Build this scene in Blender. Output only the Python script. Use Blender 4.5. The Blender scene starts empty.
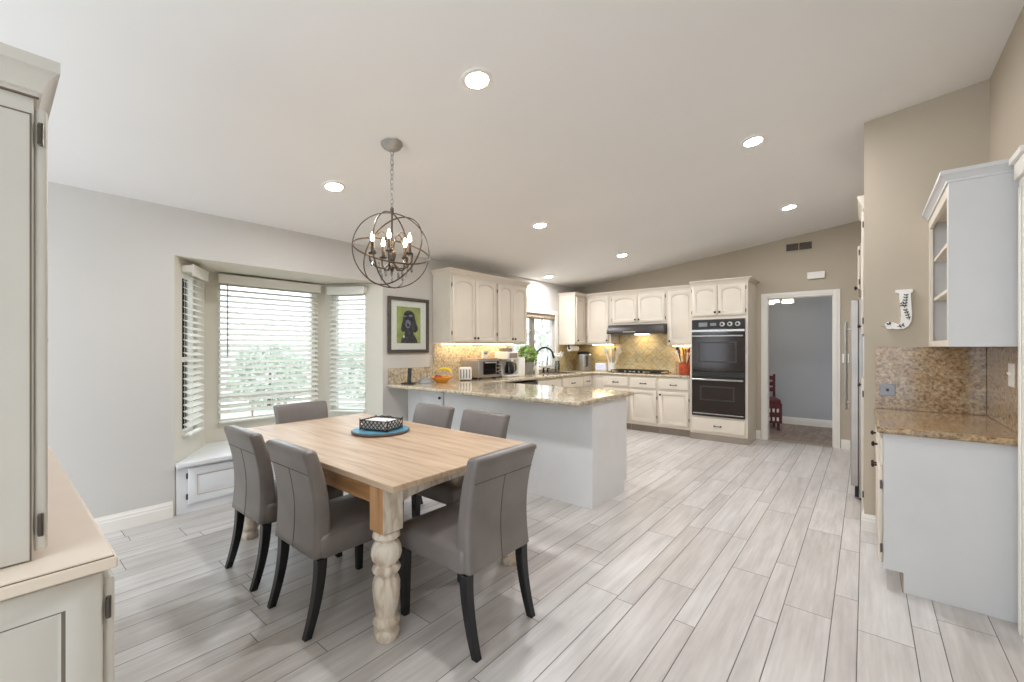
import bpy, bmesh, math, random
from mathutils import Vector, Matrix
random.seed(7)
PI = math.pi
S = bpy.context.scene
COL = S.collection

# ------------------------------------------------------------------ camera, world, exposure
CAM_H = 1.36
F_PX = 430.0
cam_d = bpy.data.cameras.new('camera')
cam = bpy.data.objects.new('camera', cam_d); COL.objects.link(cam)
cam_d.sensor_width = 36.0
cam_d.lens = 36.0 * F_PX / 1024.0
cam_d.shift_y = 6.0 / 1024.0
cam_d.clip_start = 0.02
cam.location = (0, 0, CAM_H)
cam.rotation_euler = (PI / 2, 0, math.atan2(353.0, F_PX))
S.camera = cam

W = bpy.data.worlds.new('daylight'); S.world = W
W.use_nodes = True
bg = W.node_tree.nodes['Background']
bg.inputs[0].default_value = (0.82, 0.91, 1.0, 1)
bg.inputs[1].default_value = 1.3
S.view_settings.view_transform = 'Standard'
S.view_settings.look = 'None'
S.view_settings.gamma = 1.0
S.view_settings.use_curve_mapping = False
S.view_settings.exposure = 1.52
S.cycles.max_bounces = 10
S.cycles.diffuse_bounces = 6
S.cycles.transparent_max_bounces = 16
S.cycles.caustics_reflective = False
S.cycles.caustics_refractive = False
S.cycles.sample_clamp_indirect = 6.0
LAMP = 180.0      # recessed ceiling lamps

# ------------------------------------------------------------------ helpers
def lin(c):
    return tuple(((v / 255.0) / 12.92 if v / 255.0 <= 0.04045 else ((v / 255.0 + 0.055) / 1.055) ** 2.4) for v in c) + (1.0,)

class NT:
    def __init__(s, name):
        s.m = bpy.data.materials.new(name); s.m.use_nodes = True
        s.t = s.m.node_tree; s.b = s.t.nodes['Principled BSDF']
    def n(s, kind, **kw):
        x = s.t.nodes.new(kind)
        for k, v in kw.items():
            if k.startswith('i_'):
                key = k[2:]
                x.inputs[int(key) if key.isdigit() else key.replace('_', ' ')].default_value = v
            else: setattr(x, k, v)
        return x
    def l(s, a, b): s.t.links.new(a, b)
    def coord(s, scale=(1, 1, 1), rot=(0, 0, 0), out='Object'):
        c = s.n('ShaderNodeTexCoord'); m = s.n('ShaderNodeMapping')
        m.inputs['Scale'].default_value = scale; m.inputs['Rotation'].default_value = rot
        s.l(c.outputs[out], m.inputs[0]); return m.outputs[0]
    def ramp(s, fac, stops):
        r = s.n('ShaderNodeValToRGB'); e = r.color_ramp.elements
        while len(e) < len(stops): e.new(0.5)
        for el, (p, c) in zip(e, stops): el.position = p; el.color = lin(c)
        s.l(fac, r.inputs[0]); return r.outputs[0]
    def mix(s, fac, a, b, mode='MIX'):
        x = s.n('ShaderNodeMix', data_type='RGBA', blend_type=mode)
        for sock, v in ((x.inputs[0], fac), (x.inputs[6], a), (x.inputs[7], b)):
            if hasattr(v, 'links') or hasattr(v, 'is_linked'): s.l(v, sock)
            else: sock.default_value = v
        return x.outputs[2]
    def bump(s, h, strength=0.2, dist=0.002):
        x = s.n('ShaderNodeBump', i_Strength=strength, i_Distance=dist)
        s.l(h, x.inputs['Height']); s.l(x.outputs[0], s.b.inputs['Normal'])

def plain(name, rgb, rough=0.5, metal=0.0, var=0.06, scale=6.0, coat=0.0, bump=0.0, bscale=200.0, emit=None, estr=0.0):
    t = NT(name); b = t.b
    b.inputs['Roughness'].default_value = rough; b.inputs['Metallic'].default_value = metal
    if coat: b.inputs['Coat Weight'].default_value = coat
    co = t.coord()
    nz = t.n('ShaderNodeTexNoise', i_Scale=scale, i_Detail=3.0); t.l(co, nz.inputs['Vector'])
    lo = tuple(max(0, v * (1 - var)) for v in rgb); hi = tuple(min(255, v * (1 + var * 0.6)) for v in rgb)
    t.l(t.ramp(nz.outputs[0], [(0.3, lo), (0.7, hi)]), b.inputs['Base Color'])
    if bump:
        n2 = t.n('ShaderNodeTexNoise', i_Scale=bscale, i_Detail=2.0); t.l(co, n2.inputs['Vector'])
        t.bump(n2.outputs[0], bump, 0.001)
    if emit:
        b.inputs['Emission Color'].default_value = lin(emit); b.inputs['Emission Strength'].default_value = estr
    return t.m

M = {}
M['wall'] = plain('taupe_wall_paint', (185, 174, 156), 0.85, var=0.01, scale=1.5, bump=0.08, bscale=260)
M['wall_lit'] = plain('taupe_wall_daylit', (204, 201, 196), 0.85, var=0.01, scale=1.5, bump=0.08, bscale=260)  # same taupe paint, lighter and cooler: window light put into the colour
M['bay'] = plain('bay_paint', (214, 210, 198), 0.7, var=0.01, scale=1.5)
M['hall'] = plain('hall_paint', (184, 186, 189), 0.85, var=0.01, scale=1.5)
M['ceil'] = plain('ceiling_paint', (238, 237, 236), 0.9, var=0.008, scale=1.0, bump=0.05, bscale=180)
M['trim'] = plain('trim_paint', (236, 232, 224), 0.4, var=0.01)
M['cream'] = plain('cabinet_cream', (220, 211, 196), 0.42, var=0.015)
M['glaze'] = plain('cabinet_glaze', (196, 184, 165), 0.5, var=0.05)
M['white'] = plain('cabinet_paint_daylit', (228, 229, 230), 0.4, var=0.01)  # same cabinet paint as the cream, with daylight put into its colour
M['white2'] = plain('alcove_white', (207, 207, 207), 0.4, var=0.01)  # darker copy of the white, for the alcove cabinets
M['hutchw'] = plain('hutch_paint', (204, 200, 192), 0.4, var=0.012)
M['hutchtop'] = plain('hutch_top_paint', (226, 212, 196), 0.35, var=0.012)
M['hutchglaze'] = plain('hutch_glaze', (112, 100, 86), 0.6, var=0.1)
M['bronze'] = plain('dark_bronze', (58, 50, 44), 0.4, 0.8, var=0.15, scale=30)
M['chand'] = plain('chandelier_bronze', (96, 84, 74), 0.42, 0.85, var=0.2, scale=20)
M['canopy'] = plain('brushed_nickel', (168, 165, 160), 0.4, 0.4, var=0.1, scale=20)
M['steel'] = plain('stainless', (190, 188, 184), 0.28, 1.0, var=0.05, scale=20)
M['black'] = plain('black_gloss', (20, 17, 16), 0.12, var=0.1, coat=0.5)
M['blackm'] = plain('black_matte', (26, 25, 25), 0.5, var=0.1)
M['hood'] = plain('hood_enamel', (52, 46, 43), 0.35, var=0.08)
M['ovenglass'] = plain('oven_glass', (40, 31, 27), 0.12, var=0.05)
M['leg'] = plain('espresso_wood', (20, 20, 25), 0.2, var=0.15, scale=14, coat=0.0)
M['plastic'] = plain('white_plastic', (238, 236, 230), 0.35, var=0.01)
M['paper'] = plain('white_paper', (244, 242, 238), 0.9, var=0.02, scale=30)
M['blind'] = plain('blind_slat', (232, 231, 224), 0.5, var=0.01)
M['orange'] = plain('orange_glaze', (240, 164, 40), 0.2, var=0.05, coat=0.5)
M['banana'] = plain('banana_peel', (240, 208, 62), 0.5, var=0.12, scale=20)
M['blue'] = plain('blue_lacquer', (82, 146, 172), 0.45, var=0.12, scale=30)
M['blueedge'] = plain('board_edge', (96, 84, 78), 0.6, var=0.1)
M['leaf'] = plain('leaf_green', (158, 184, 108), 0.55, var=0.3, scale=14)
M['leaf2'] = plain('hedge_green', (182, 190, 174), 0.7, var=0.25, scale=5)
M['pot'] = plain('grey_pot', (150, 150, 146), 0.5, var=0.08)
M['greyplate'] = plain('grey_plate', (128, 126, 128), 0.35, 0.6, var=0.05)
M['grey'] = plain('toaster_oven_grey', (166, 160, 154), 0.35, 0.5, var=0.04)
M['lens'] = plain('lamp_lens', (255, 250, 240), 0.4, var=0.0, emit=(250, 249, 252), estr=LAMP)
M['shade'] = plain('milk_glass', (255, 250, 240), 0.4, var=0.0, emit=(255, 244, 228), estr=2.0)
M['bulb'] = plain('candle_bulb', (255, 244, 220), 0.3, var=0.0, emit=(255, 226, 186), estr=18.0)
M['strip'] = plain('warm_strip', (255, 240, 200), 0.4, var=0.0, emit=(255, 232, 192), estr=9.0)
M['display'] = plain('clock_display', (200, 206, 240), 0.2, var=0.05, emit=(190, 200, 250), estr=0.12)
M['red'] = plain('burgundy_cloth', (112, 62, 66), 0.9, var=0.25, scale=40)
M['cork'] = plain('rolled_shade', (176, 160, 140), 0.9, var=0.1, scale=30)
M['lime'] = plain('lime_print', (176, 182, 114), 0.7, var=0.15, scale=8)
M['dog'] = plain('dog_coat_ink', (74, 72, 77), 0.8, var=0.4, scale=40)
M['doglight'] = plain('dog_highlight_ink', (138, 134, 160), 0.8, var=0.3, scale=40)
M['frame'] = plain('pewter_frame', (88, 82, 76), 0.4, 0.4, var=0.15, scale=30)
M['ink'] = plain('charcoal_ink', (60, 52, 50), 0.8, var=0.2, scale=60)
M['toe'] = plain('toe_kick_grey', (150, 138, 126), 0.6, var=0.05)
M['bark'] = plain('bark', (110, 92, 76), 0.9, var=0.2, scale=20)
M['lawn'] = plain('pale_paving', (206, 206, 198), 0.9, var=0.1, scale=2)
M['stucco'] = plain('pale_stucco', (206, 204, 200), 0.9, var=0.06, scale=3)
M['gravy'] = plain('fruit_red', (176, 74, 40), 0.4, var=0.2, scale=30)

def glass_mat(name, tint=(235, 245, 245), refl=0.12):
    t = NT(name); t.t.nodes.remove(t.b)
    tr = t.n('ShaderNodeBsdfTransparent'); tr.inputs[0].default_value = lin(tint)
    gl = t.n('ShaderNodeBsdfGlossy'); gl.inputs['Roughness'].default_value = 0.02
    lw = t.n('ShaderNodeLayerWeight', i_Blend=refl)
    mx = t.n('ShaderNodeMixShader')
    t.l(lw.outputs['Fresnel'], mx.inputs[0]); t.l(tr.outputs[0], mx.inputs[1]); t.l(gl.outputs[0], mx.inputs[2])
    t.l(mx.outputs[0], t.t.nodes['Material Output'].inputs[0]); return t.m
M['glass'] = glass_mat('window_glass', (251, 253, 252))
M['crystal'] = glass_mat('crystal_glass', (240, 240, 236), 0.5)
M['smoke'] = glass_mat('coffee_glass', (70, 64, 60), 0.3)

def leather():
    t = NT('taupe_leather'); co = t.coord()
    nz = t.n('ShaderNodeTexNoise', i_Scale=5.0, i_Detail=4.0); t.l(co, nz.inputs['Vector'])
    t.l(t.ramp(nz.outputs[0], [(0.3, (110, 104, 101)), (0.7, (128, 121, 117))]), t.b.inputs['Base Color'])
    t.b.inputs['Roughness'].default_value = 0.32
    v = t.n('ShaderNodeTexVoronoi', i_Scale=260.0); t.l(co, v.inputs['Vector']); t.bump(v.outputs[0], 0.12, 0.0008)
    return t.m
M['leather'] = leather()
M['seam'] = plain('stitch_thread', (66, 60, 58), 0.7, var=0.1)

def floor_mat():
    t = NT('wood_look_tile')
    at = t.n('ShaderNodeAttribute', attribute_name='tone')
    add = t.n('ShaderNodeCombineXYZ'); mu = t.n('ShaderNodeMath', operation='MULTIPLY'); mu.inputs[1].default_value = 37.0
    t.l(at.outputs['Fac'], mu.inputs[0]); t.l(mu.outputs[0], add.inputs[2])
    co = t.coord((9.0, 1.1, 1.0)); va = t.n('ShaderNodeVectorMath', operation='ADD')
    t.l(co, va.inputs[0]); t.l(add.outputs[0], va.inputs[1])
    n1 = t.n('ShaderNodeTexNoise', i_Scale=1.6, i_Detail=6.0, i_Roughness=0.62); t.l(va.outputs[0], n1.inputs['Vector'])
    co2 = t.coord((60.0, 2.2, 1.0)); va2 = t.n('ShaderNodeVectorMath', operation='ADD')
    t.l(co2, va2.inputs[0]); t.l(add.outputs[0], va2.inputs[1])
    n2 = t.n('ShaderNodeTexNoise', i_Scale=1.0, i_Detail=4.0); t.l(va2.outputs[0], n2.inputs['Vector'])
    c1 = t.ramp(n1.outputs[0], [(0.28, (198, 195, 192)), (0.5, (214, 211, 208)), (0.72, (228, 226, 224))])
    c2 = t.ramp(n2.outputs[0], [(0.35, (232, 230, 228)), (0.65, (255, 255, 255))])
    c = t.mix(0.45, c1, c2, 'MULTIPLY')
    c3 = t.ramp(at.outputs['Fac'], [(0.0, (238, 235, 233)), (1.0, (255, 255, 255))])
    t.l(t.mix(1.0, c, c3, 'MULTIPLY'), t.b.inputs['Base Color'])
    t.b.inputs['Roughness'].default_value = 0.34
    t.bump(n2.outputs[0], 0.06, 0.001)
    return t.m
M['floor'] = floor_mat()
M['grout'] = plain('grout', (126, 120, 116), 0.9, var=0.05, scale=20)

def granite(name, tile=False, warm=1.0):
    t = NT(name); co = t.coord()
    n1 = t.n('ShaderNodeTexNoise', i_Scale=46.0 if warm > 1.5 else 30.0, i_Detail=8.0, i_Roughness=0.75); t.l(co, n1.inputs['Vector'])
    co2 = t.coord((1.0, 2.2, 2.2), (0.5, 0.8, 0.6))
    n2 = t.n('ShaderNodeTexNoise', i_Scale=3.2, i_Detail=4.0, i_Distortion=1.4); t.l(co2, n2.inputs['Vector'])
    v = t.n('ShaderNodeTexVoronoi', i_Scale=90.0); t.l(co, v.inputs['Vector'])
    n3 = t.n('ShaderNodeTexNoise', i_Scale=60.0, i_Detail=3.0); t.l(co, n3.inputs['Vector'])
    if warm > 1.5:   # brown-gold slab
        c1 = t.ramp(n1.outputs[0], [(0.34, (92, 78, 64)), (0.45, (156, 134, 106)), (0.54, (186, 164, 132)), (0.66, (212, 196, 168))])
        c2 = t.ramp(n2.outputs[0], [(0.36, (206, 202, 198)), (0.5, (236, 224, 204)), (0.66, (206, 168, 118))])
    elif tile:
        c1 = t.ramp(n1.outputs[0], [(0.3, (178, 166, 138)), (0.45, (214, 202, 168)), (0.6, (228, 216, 184)), (0.75, (238, 230, 206))])
        c2 = t.ramp(n2.outputs[0], [(0.35, (222, 218, 208)), (0.5, (252, 245, 228)), (0.66, (236, 218, 172))])
    else:
        c1 = t.ramp(n1.outputs[0], [(0.3, (104, 94, 84)), (0.42, (176, 164, 146)), (0.54, (212, 202, 182)), (0.7, (232, 226, 212))])
        c2 = t.ramp(n2.outputs[0], [(0.36, (214, 212, 208)), (0.5, (250, 246, 236)), (0.66, (232, 220, 196))])
    c = t.mix(0.55 if warm > 1.5 else 0.8, c1, c2, 'MULTIPLY')
    sp = t.ramp(n3.outputs[0], [(0.27, (60, 52, 46)), (0.36, (255, 255, 255))])
    c = t.mix(0.75, c, sp, 'MULTIPLY')
    if tile:
        cb = t.coord((1, 1, 1), (0, 0, 0), 'UV'); mp = t.n('ShaderNodeMapping'); mp.inputs['Rotation'].default_value = (0, 0, PI / 4)
        t.l(cb, mp.inputs[0])
        br = t.n('ShaderNodeTexBrick', offset=0.0, i_Scale=1.0)
        br.inputs['Color1'].default_value = (1, 1, 1, 1); br.inputs['Color2'].default_value = (0.9, 0.88, 0.84, 1)
        br.inputs['Mortar'].default_value = (0.7, 0.65, 0.56, 1)
        br.inputs['Mortar Size'].default_value = 0.003; br.inputs['Brick Width'].default_value = 0.1; br.inputs['Row Height'].default_value = 0.1
        t.l(mp.outputs[0], br.inputs['Vector'])
        c = t.mix(1.0, c, br.outputs[0], 'MULTIPLY')
        t.bump(br.outputs[1], -0.2, 0.002)
    t.l(c, t.b.inputs['Base Color'])
    t.b.inputs['Roughness'].default_value = 0.25 if tile else 0.09
    return t.m
M['granite'] = granite('granite_counter')
M['granite2'] = granite('granite_brown', warm=2.0)
M['tile'] = granite('granite_tile', tile=True)

def wood(name, cols, sc=(1.2, 14, 14), rough=0.42):
    t = NT(name); co = t.coord(sc)
    n1 = t.n('ShaderNodeTexNoise', i_Scale=1.6, i_Detail=6.0, i_Distortion=0.6); t.l(co, n1.inputs['Vector'])
    c = t.ramp(n1.outputs[0], [(0.3, cols[0]), (0.5, cols[1]), (0.7, cols[2])])
    co2 = t.coord((0.8, 6.5, 1)); v = t.n('ShaderNodeTexNoise', i_Scale=1.0, i_Detail=1.0); t.l(co2, v.inputs['Vector'])
    c = t.mix(0.4, c, t.ramp(v.outputs[0], [(0.35, (234, 222, 210)), (0.6, (255, 255, 255))]), 'MULTIPLY')
    t.l(c, t.b.inputs['Base Color']); t.b.inputs['Roughness'].default_value = rough
    t.bump(n1.outputs[0], 0.08, 0.001); return t.m
M['oak'] = wood('bleached_pine', [(172, 144, 118), (194, 169, 142), (205, 183, 157)])
M['pine'] = wood('tan_pine', [(150, 108, 70), (180, 136, 92), (198, 156, 112)], (14, 14, 1.5))
M['pineh'] = wood('tan_pine_rail', [(150, 108, 70), (180, 136, 92), (198, 156, 112)])
M['wash'] = wood('whitewashed_wood', [(178, 156, 134), (216, 204, 188), (234, 228, 218)], (16, 16, 5), 0.5)
M['hallfloor'] = wood('hall_floor', [(128, 110, 98), (150, 132, 118), (168, 152, 138)], (10, 1.2, 1))

class MB:
    """collects faces; build() links them as one mesh object"""
    def __init__(s): s.v = []; s.f = []; s.mi = []; s.x = Matrix.Identity(4); s.mat = 0
    def add(s, vs, fs, mi=None):
        o = len(s.v); s.v += [tuple(s.x @ Vector(p)) for p in vs]
        for f in fs: s.f.append([i + o for i in f]); s.mi.append(s.mat if mi is None else mi)
    def box(s, x0, y0, z0, x1, y1, z1, mi=None):
        if x0 > x1: x0, x1 = x1, x0
        if y0 > y1: y0, y1 = y1, y0
        if z0 > z1: z0, z1 = z1, z0
        s.add([(x0, y0, z0), (x1, y0, z0), (x1, y1, z0), (x0, y1, z0), (x0, y0, z1), (x1, y0, z1), (x1, y1, z1), (x0, y1, z1)],
              [(3, 2, 1, 0), (4, 5, 6, 7), (0, 1, 5, 4), (1, 2, 6, 5), (2, 3, 7, 6), (3, 0, 4, 7)], mi); return s
    def prism(s, out, z0, z1, mi=None):
        n = len(out)
        s.add([(x, y, z0) for x, y in out] + [(x, y, z1) for x, y in out],
              [list(range(n))[::-1], list(range(n, 2 * n))] + [(i, (i + 1) % n, n + (i + 1) % n, n + i) for i in range(n)], mi); return s
    def prismx(s, out, x0, x1, mi=None):      # outline in (y, z), swept along x
        n = len(out)
        s.add([(x0, y, z) for y, z in out] + [(x1, y, z) for y, z in out],
              [list(range(n))[::-1], list(range(n, 2 * n))] + [(i, (i + 1) % n, n + (i + 1) % n, n + i) for i in range(n)], mi); return s
    def prismy(s, out, y0, y1, mi=None):      # outline in (x, z), swept along y
        n = len(out)
        s.add([(x, y0, z) for x, z in out] + [(x, y1, z) for x, z in out],
              [list(range(n)), list(range(n, 2 * n))[::-1]] + [(i, n + i, n + (i + 1) % n, (i + 1) % n) for i in range(n)], mi); return s
    def loft(s, rings, cap0=True, cap1=True, closed=False, mi=None):
        n = len(rings[0]); vs = [p for r in rings for p in r]; fs = []
        k = len(rings)
        for a in range(k if closed else k - 1):
            b = (a + 1) % k
            for i in range(n): fs.append((a * n + i, a * n + (i + 1) % n, b * n + (i + 1) % n, b * n + i))
        if cap0 and not closed: fs.append(tuple(range(n))[::-1])
        if cap1 and not closed: fs.append(tuple(range((k - 1) * n, k * n)))
        s.add(vs, fs, mi); return s
    def lathe(s, prof, seg=16, c=(0, 0, 0), mi=None):
        rings = [[(c[0] + r * math.cos(2 * PI * i / seg), c[1] + r * math.sin(2 * PI * i / seg), c[2] + z) for i in range(seg)] for r, z in prof]
        s.loft(rings, prof[0][0] > 1e-5 or True, True, mi=mi); return s
    def tube(s, pts, r, seg=8, closed=False, mi=None):
        pts = [Vector(p) for p in pts]; n = len(pts); rings = []
        rr = r if isinstance(r, (list, tuple)) else [r] * n
        up = None
        for i, p in enumerate(pts):
            if closed: d = pts[(i + 1) % n] - pts[i - 1]
            else: d = pts[min(i + 1, n - 1)] - pts[max(i - 1, 0)]
            d.normalize()
            if up is None:
                up = Vector((0, 0, 1)) if abs(d.z) < 0.9 else Vector((1, 0, 0))
            a = up - d * up.dot(d)
            if a.length < 1e-5: a = d.orthogonal()
            a.normalize(); b = d.cross(a); up = a
            rings.append([tuple(p + (a * math.cos(2 * PI * k / seg) + b * math.sin(2 * PI * k / seg)) * rr[i]) for k in range(seg)])
        s.loft(rings, closed=closed, mi=mi); return s
    def ring(s, R, r, m, seg=48, rs=6, mi=None):
        old = s.x; s.x = old @ m
        s.tube([(R * math.cos(2 * PI * i / seg), R * math.sin(2 * PI * i / seg), 0) for i in range(seg)], r, rs, True, mi); s.x = old; return s
    def sphere(s, c, r, seg=12, mi=None, sz=1.0):
        prof = [(max(r * math.sin(PI * i / (seg // 2)), 1e-4), -r * sz * math.cos(PI * i / (seg // 2))) for i in range(seg // 2 + 1)]
        return s.lathe(prof, seg, c, mi)
    def build(s, name, mats, parent=None, bevel=0.0, bseg=2, smooth=35, loc=None, rz=None, rot=None, fix=True):
        me = bpy.data.meshes.new(name); me.from_pydata(s.v, [], s.f); me.update()
        if not isinstance(mats, (list, tuple)): mats = [mats]
        for m in mats: me.materials.append(M[m] if isinstance(m, str) else m)
        for p, mi in zip(me.polygons, s.mi): p.material_index = mi
        if fix:
            bm = bmesh.new(); bm.from_mesh(me); bmesh.ops.recalc_face_normals(bm, faces=bm.faces); bm.to_mesh(me); bm.free()
        if smooth:
            me.polygons.foreach_set('use_smooth', [True] * len(me.polygons)); me.set_sharp_from_angle(angle=math.radians(smooth))
        o = bpy.data.objects.new(name, me); COL.objects.link(o)
        if parent: o.parent = parent
        if loc: o.location = loc
        if rz is not None: o.rotation_euler = (0, 0, rz)
        if rot: o.rotation_euler = rot
        if bevel:
            b = o.modifiers.new('bevel', 'BEVEL'); b.width = bevel; b.segments = bseg; b.limit_method = 'ANGLE'; b.angle_limit = math.radians(40)
            b.harden_normals = False
        return o

def cells(mb, us, vs, holes, w0, w1, axis):
    """slab over a grid of u,v cells without the hole cells, one closed shell"""
    def keep(i, j):
        if i < 0 or j < 0 or i >= len(us) - 1 or j >= len(vs) - 1: return False
        cu = (us[i] + us[i + 1]) / 2; cv = (vs[j] + vs[j + 1]) / 2
        return not any(a < cu < b and c < cv < d for a, b, c, d in holes)
    P = (lambda u, v, w: (w, u, v)) if axis == 'x' else ((lambda u, v, w: (u, w, v)) if axis == 'y' else (lambda u, v, w: (u, v, w)))
    idx = {}; vl = []; fl = []
    def vid(i, j, k):
        key = (i, j, k)
        if key not in idx: idx[key] = len(vl); vl.append(P(us[i], vs[j], (w0, w1)[k]))
        return idx[key]
    for i in range(len(us) - 1):
        for j in range(len(vs) - 1):
            if not keep(i, j): continue
            for k in (0, 1): fl.append([vid(i, j, k), vid(i + 1, j, k), vid(i + 1, j + 1, k), vid(i, j + 1, k)])
            for (di, dj, a, b) in ((-1, 0, (i, j), (i, j + 1)), (1, 0, (i + 1, j), (i + 1, j + 1)), (0, -1, (i, j), (i + 1, j)), (0, 1, (i, j + 1), (i + 1, j + 1))):
                if not keep(i + di, j + dj): fl.append([vid(*a, 0), vid(*b, 0), vid(*b, 1), vid(*a, 1)])
    mb.add(vl, fl); return mb

def tag(o, label, cat, group=None, kind=None):
    o['label'] = label; o['category'] = cat
    if group: o['group'] = group
    if kind: o['kind'] = kind
    return o
def thing(name, label, cat, loc=(0, 0, 0), rz=0.0, group=None):
    o = bpy.data.objects.new(name, None); COL.objects.link(o); o.empty_display_size = 0.1
    o.location = loc; o.rotation_euler = (0, 0, rz); return tag(o, label, cat, group)
def struct(o): o['kind'] = 'structure'; return o
def copy_tree(o, parent=None):
    c = o.copy(); COL.objects.link(c)
    if parent: c.parent = parent
    for ch in list(o.children): copy_tree(ch, c)
    return c
def rrect(cx, cy, hx, hy, r, z, n=4):
    pts = []
    for (sx, sy, a0) in ((1, 1, 0), (-1, 1, PI / 2), (-1, -1, PI), (1, -1, 1.5 * PI)):
        for k in range(n + 1):
            a = a0 + k * PI / 2 / n
            pts.append((cx + sx * (hx - r) + r * math.cos(a), cy + sy * (hy - r) + r * math.sin(a), z))
    return pts
def T(x, y, z): return Matrix.Translation((x, y, z))
def Rx(a): return Matrix.Rotation(a, 4, 'X')
def Ry(a): return Matrix.Rotation(a, 4, 'Y')
def Rz(a): return Matrix.Rotation(a, 4, 'Z')
def ceil_z(x): return 2.485 + 0.125 * (x + 4.29)
CT = math.atan(0.125)

# ------------------------------------------------------------------ the shell
XW, XR, YB, YS = -4.29, 0.625, 7.25, 4.12
BAY0, BAY1, BAYX, BAYC0, BAYC1, BAYH = 0.95, 2.88, -4.95, 1.34, 2.53, 2.10
KW0, KW1, KZ0, KZ1 = 5.25, 6.44, 1.0, 1.93
# floor: planks in alternating wide and narrow rows
b = MB(); tones = []
x = -4.30 ; x0s = -0.332 - 0.3045 * 14; wide = True; xs = x0s
while xs < 0.63:
    wd = 0.203 if wide else 0.1015
    a, c = max(xs, -4.30), min(xs + wd, 0.63)
    if c - a > 0.01:
        y = -3.0 - random.random() * 1.1
        while y < 7.30:
            L = random.choice((0.92, 1.22, 1.22, 0.7))
            y0, y1 = max(y, -3.0), min(y + L, 7.30)
            if y1 - y0 > 0.01:
                b.add([(a + .0018, y0 + .0018, 0), (c - .0018, y0 + .0018, 0), (c - .0018, y1 - .0018, 0), (a + .0018, y1 - .0018, 0)], [(0, 1, 2, 3)], 0)
                tones.append(random.random())
            y += L
    xs += wd; wide = not wide
b.add([(-4.30, -3.0, -.003), (.63, -3.0, -.003), (.63, 7.3, -.003), (-4.30, 7.3, -.003)], [(0, 1, 2, 3)], 1); tones.append(0.5)
fl = struct(b.build('floor', ['floor', 'grout'], smooth=0, fix=False))
at = fl.data.attributes.new('tone', 'FLOAT', 'FACE'); at.data.foreach_set('value', tones)
b = MB(); b.box(-3.2, 7.30, -.05, 1.2, 9.02, -.002); struct(b.build('floor_hall', 'hallfloor', smooth=0))
# ceiling, one sloped slab
b = MB(); b.prismy([(-4.45, ceil_z(-4.45)), (.75, ceil_z(.75)), (.75, ceil_z(.75) + .15), (-4.45, ceil_z(-4.45) + .15)], -1.5, 7.4)
struct(b.build('ceiling', 'ceil', smooth=0))
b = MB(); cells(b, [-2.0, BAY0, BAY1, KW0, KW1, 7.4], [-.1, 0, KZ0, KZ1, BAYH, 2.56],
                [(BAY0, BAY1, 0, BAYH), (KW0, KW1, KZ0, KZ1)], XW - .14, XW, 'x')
struct(b.build('wall_left', 'wall_lit', smooth=0))
DX0, DX1, DZ = -1.11, -0.33, 2.065
b = MB(); cells(b, [-4.43, DX0, DX1, .75], [-.1, 0, DZ, 3.3], [(DX0, DX1, 0, DZ)], YB, YB + .12, 'y')
struct(b.build('wall_back', 'wall', smooth=0))
b = MB(); b.box(-0.005, YS, -.1, .75, YS + .11, 3.3); struct(b.build('wall_alcove', 'wall', smooth=0))
b = MB(); b.box(XR, -1.6, -.1, XR + .12, 7.25, 3.3); struct(b.build('wall_right', 'wall', smooth=0))
# hall beyond the doorway
b = MB(); b.box(-3.2, 9.0, -.1, 1.2, 9.1, 2.7); struct(b.build('wall_hall_far', 'hall', smooth=0))
b = MB(); b.box(1.1, 7.37, -.1, 1.2, 9.0, 2.7); struct(b.build('wall_hall_right', 'hall', smooth=0))
b = MB(); cells(b, [7.37, 7.8, 8.7, 9.0], [-.1, .9, 2.1, 2.7], [(7.8, 8.7, .9, 2.1)], -3.3, -3.2, 'x'); struct(b.build('wall_hall_light_block', 'hall', smooth=0))  # unseen wall added to cut the daylight in the hall, opening included
b = MB(); b.box(-3.2, 7.37, 2.6, 1.2, 9.0, 2.7); struct(b.build('ceiling_hall', 'ceil', smooth=0))
def base_profile(y0, h=0.125, t=0.016):   # (offset, z)
    return [(0, 0), (t, 0), (t, h - .045), (t - .004, h - .04), (t - .004, h - .022), (t - .009, h - .016), (t - .011, h), (0, h)]
b = MB(); b.prismx([(9.0 - o, z) for o, z in base_profile(0)], -3.1, 1.1); struct(b.build('baseboard_hall', 'trim'))
b = MB(); b.prismy([(XW + o, z) for o, z in base_profile(0)], -1.6, BAY0 - .012); struct(b.build('baseboard_left', 'trim'))
b = MB()
b.prismx([(YB - o, z) for o, z in base_profile(0)], -1.255, -1.192)
b.prismx([(YB - o, z) for o, z in base_profile(0)], -.248, -.15); struct(b.build('baseboard_back', 'trim'))
b = MB(); b.prismx([(YS - o, z) for o, z in base_profile(0)], -.02, .07)
b.prismy([(-.005 - o, z) for o, z in base_profile(0)], YS, YS + .11); struct(b.build('baseboard_alcove', 'trim'))
# doorway casing
b = MB()
for xa, xb in ((DX0 - .075, DX0), (DX1, DX1 + .075)):
    b.box(xa, YB - .018, 0, xb, YB, DZ + .075); b.box(xa + .012, YB - .024, 0, xb - .03, YB - .018, DZ + .06)
b.box(DX0, YB - .018, DZ, DX1, YB, DZ + .075); b.box(DX0, YB - .024, DZ + .03, DX1, YB - .018, DZ + .06)
b.box(DX0, YB, 0, DX0 + .012, YB + .12, DZ); b.box(DX1 - .012, YB, 0, DX1, YB + .12, DZ); b.box(DX0 + .012, YB, DZ - .012, DX1 - .012, YB + .12, DZ)
struct(b.build('trim_doorway', 'trim', bevel=.003))
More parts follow.
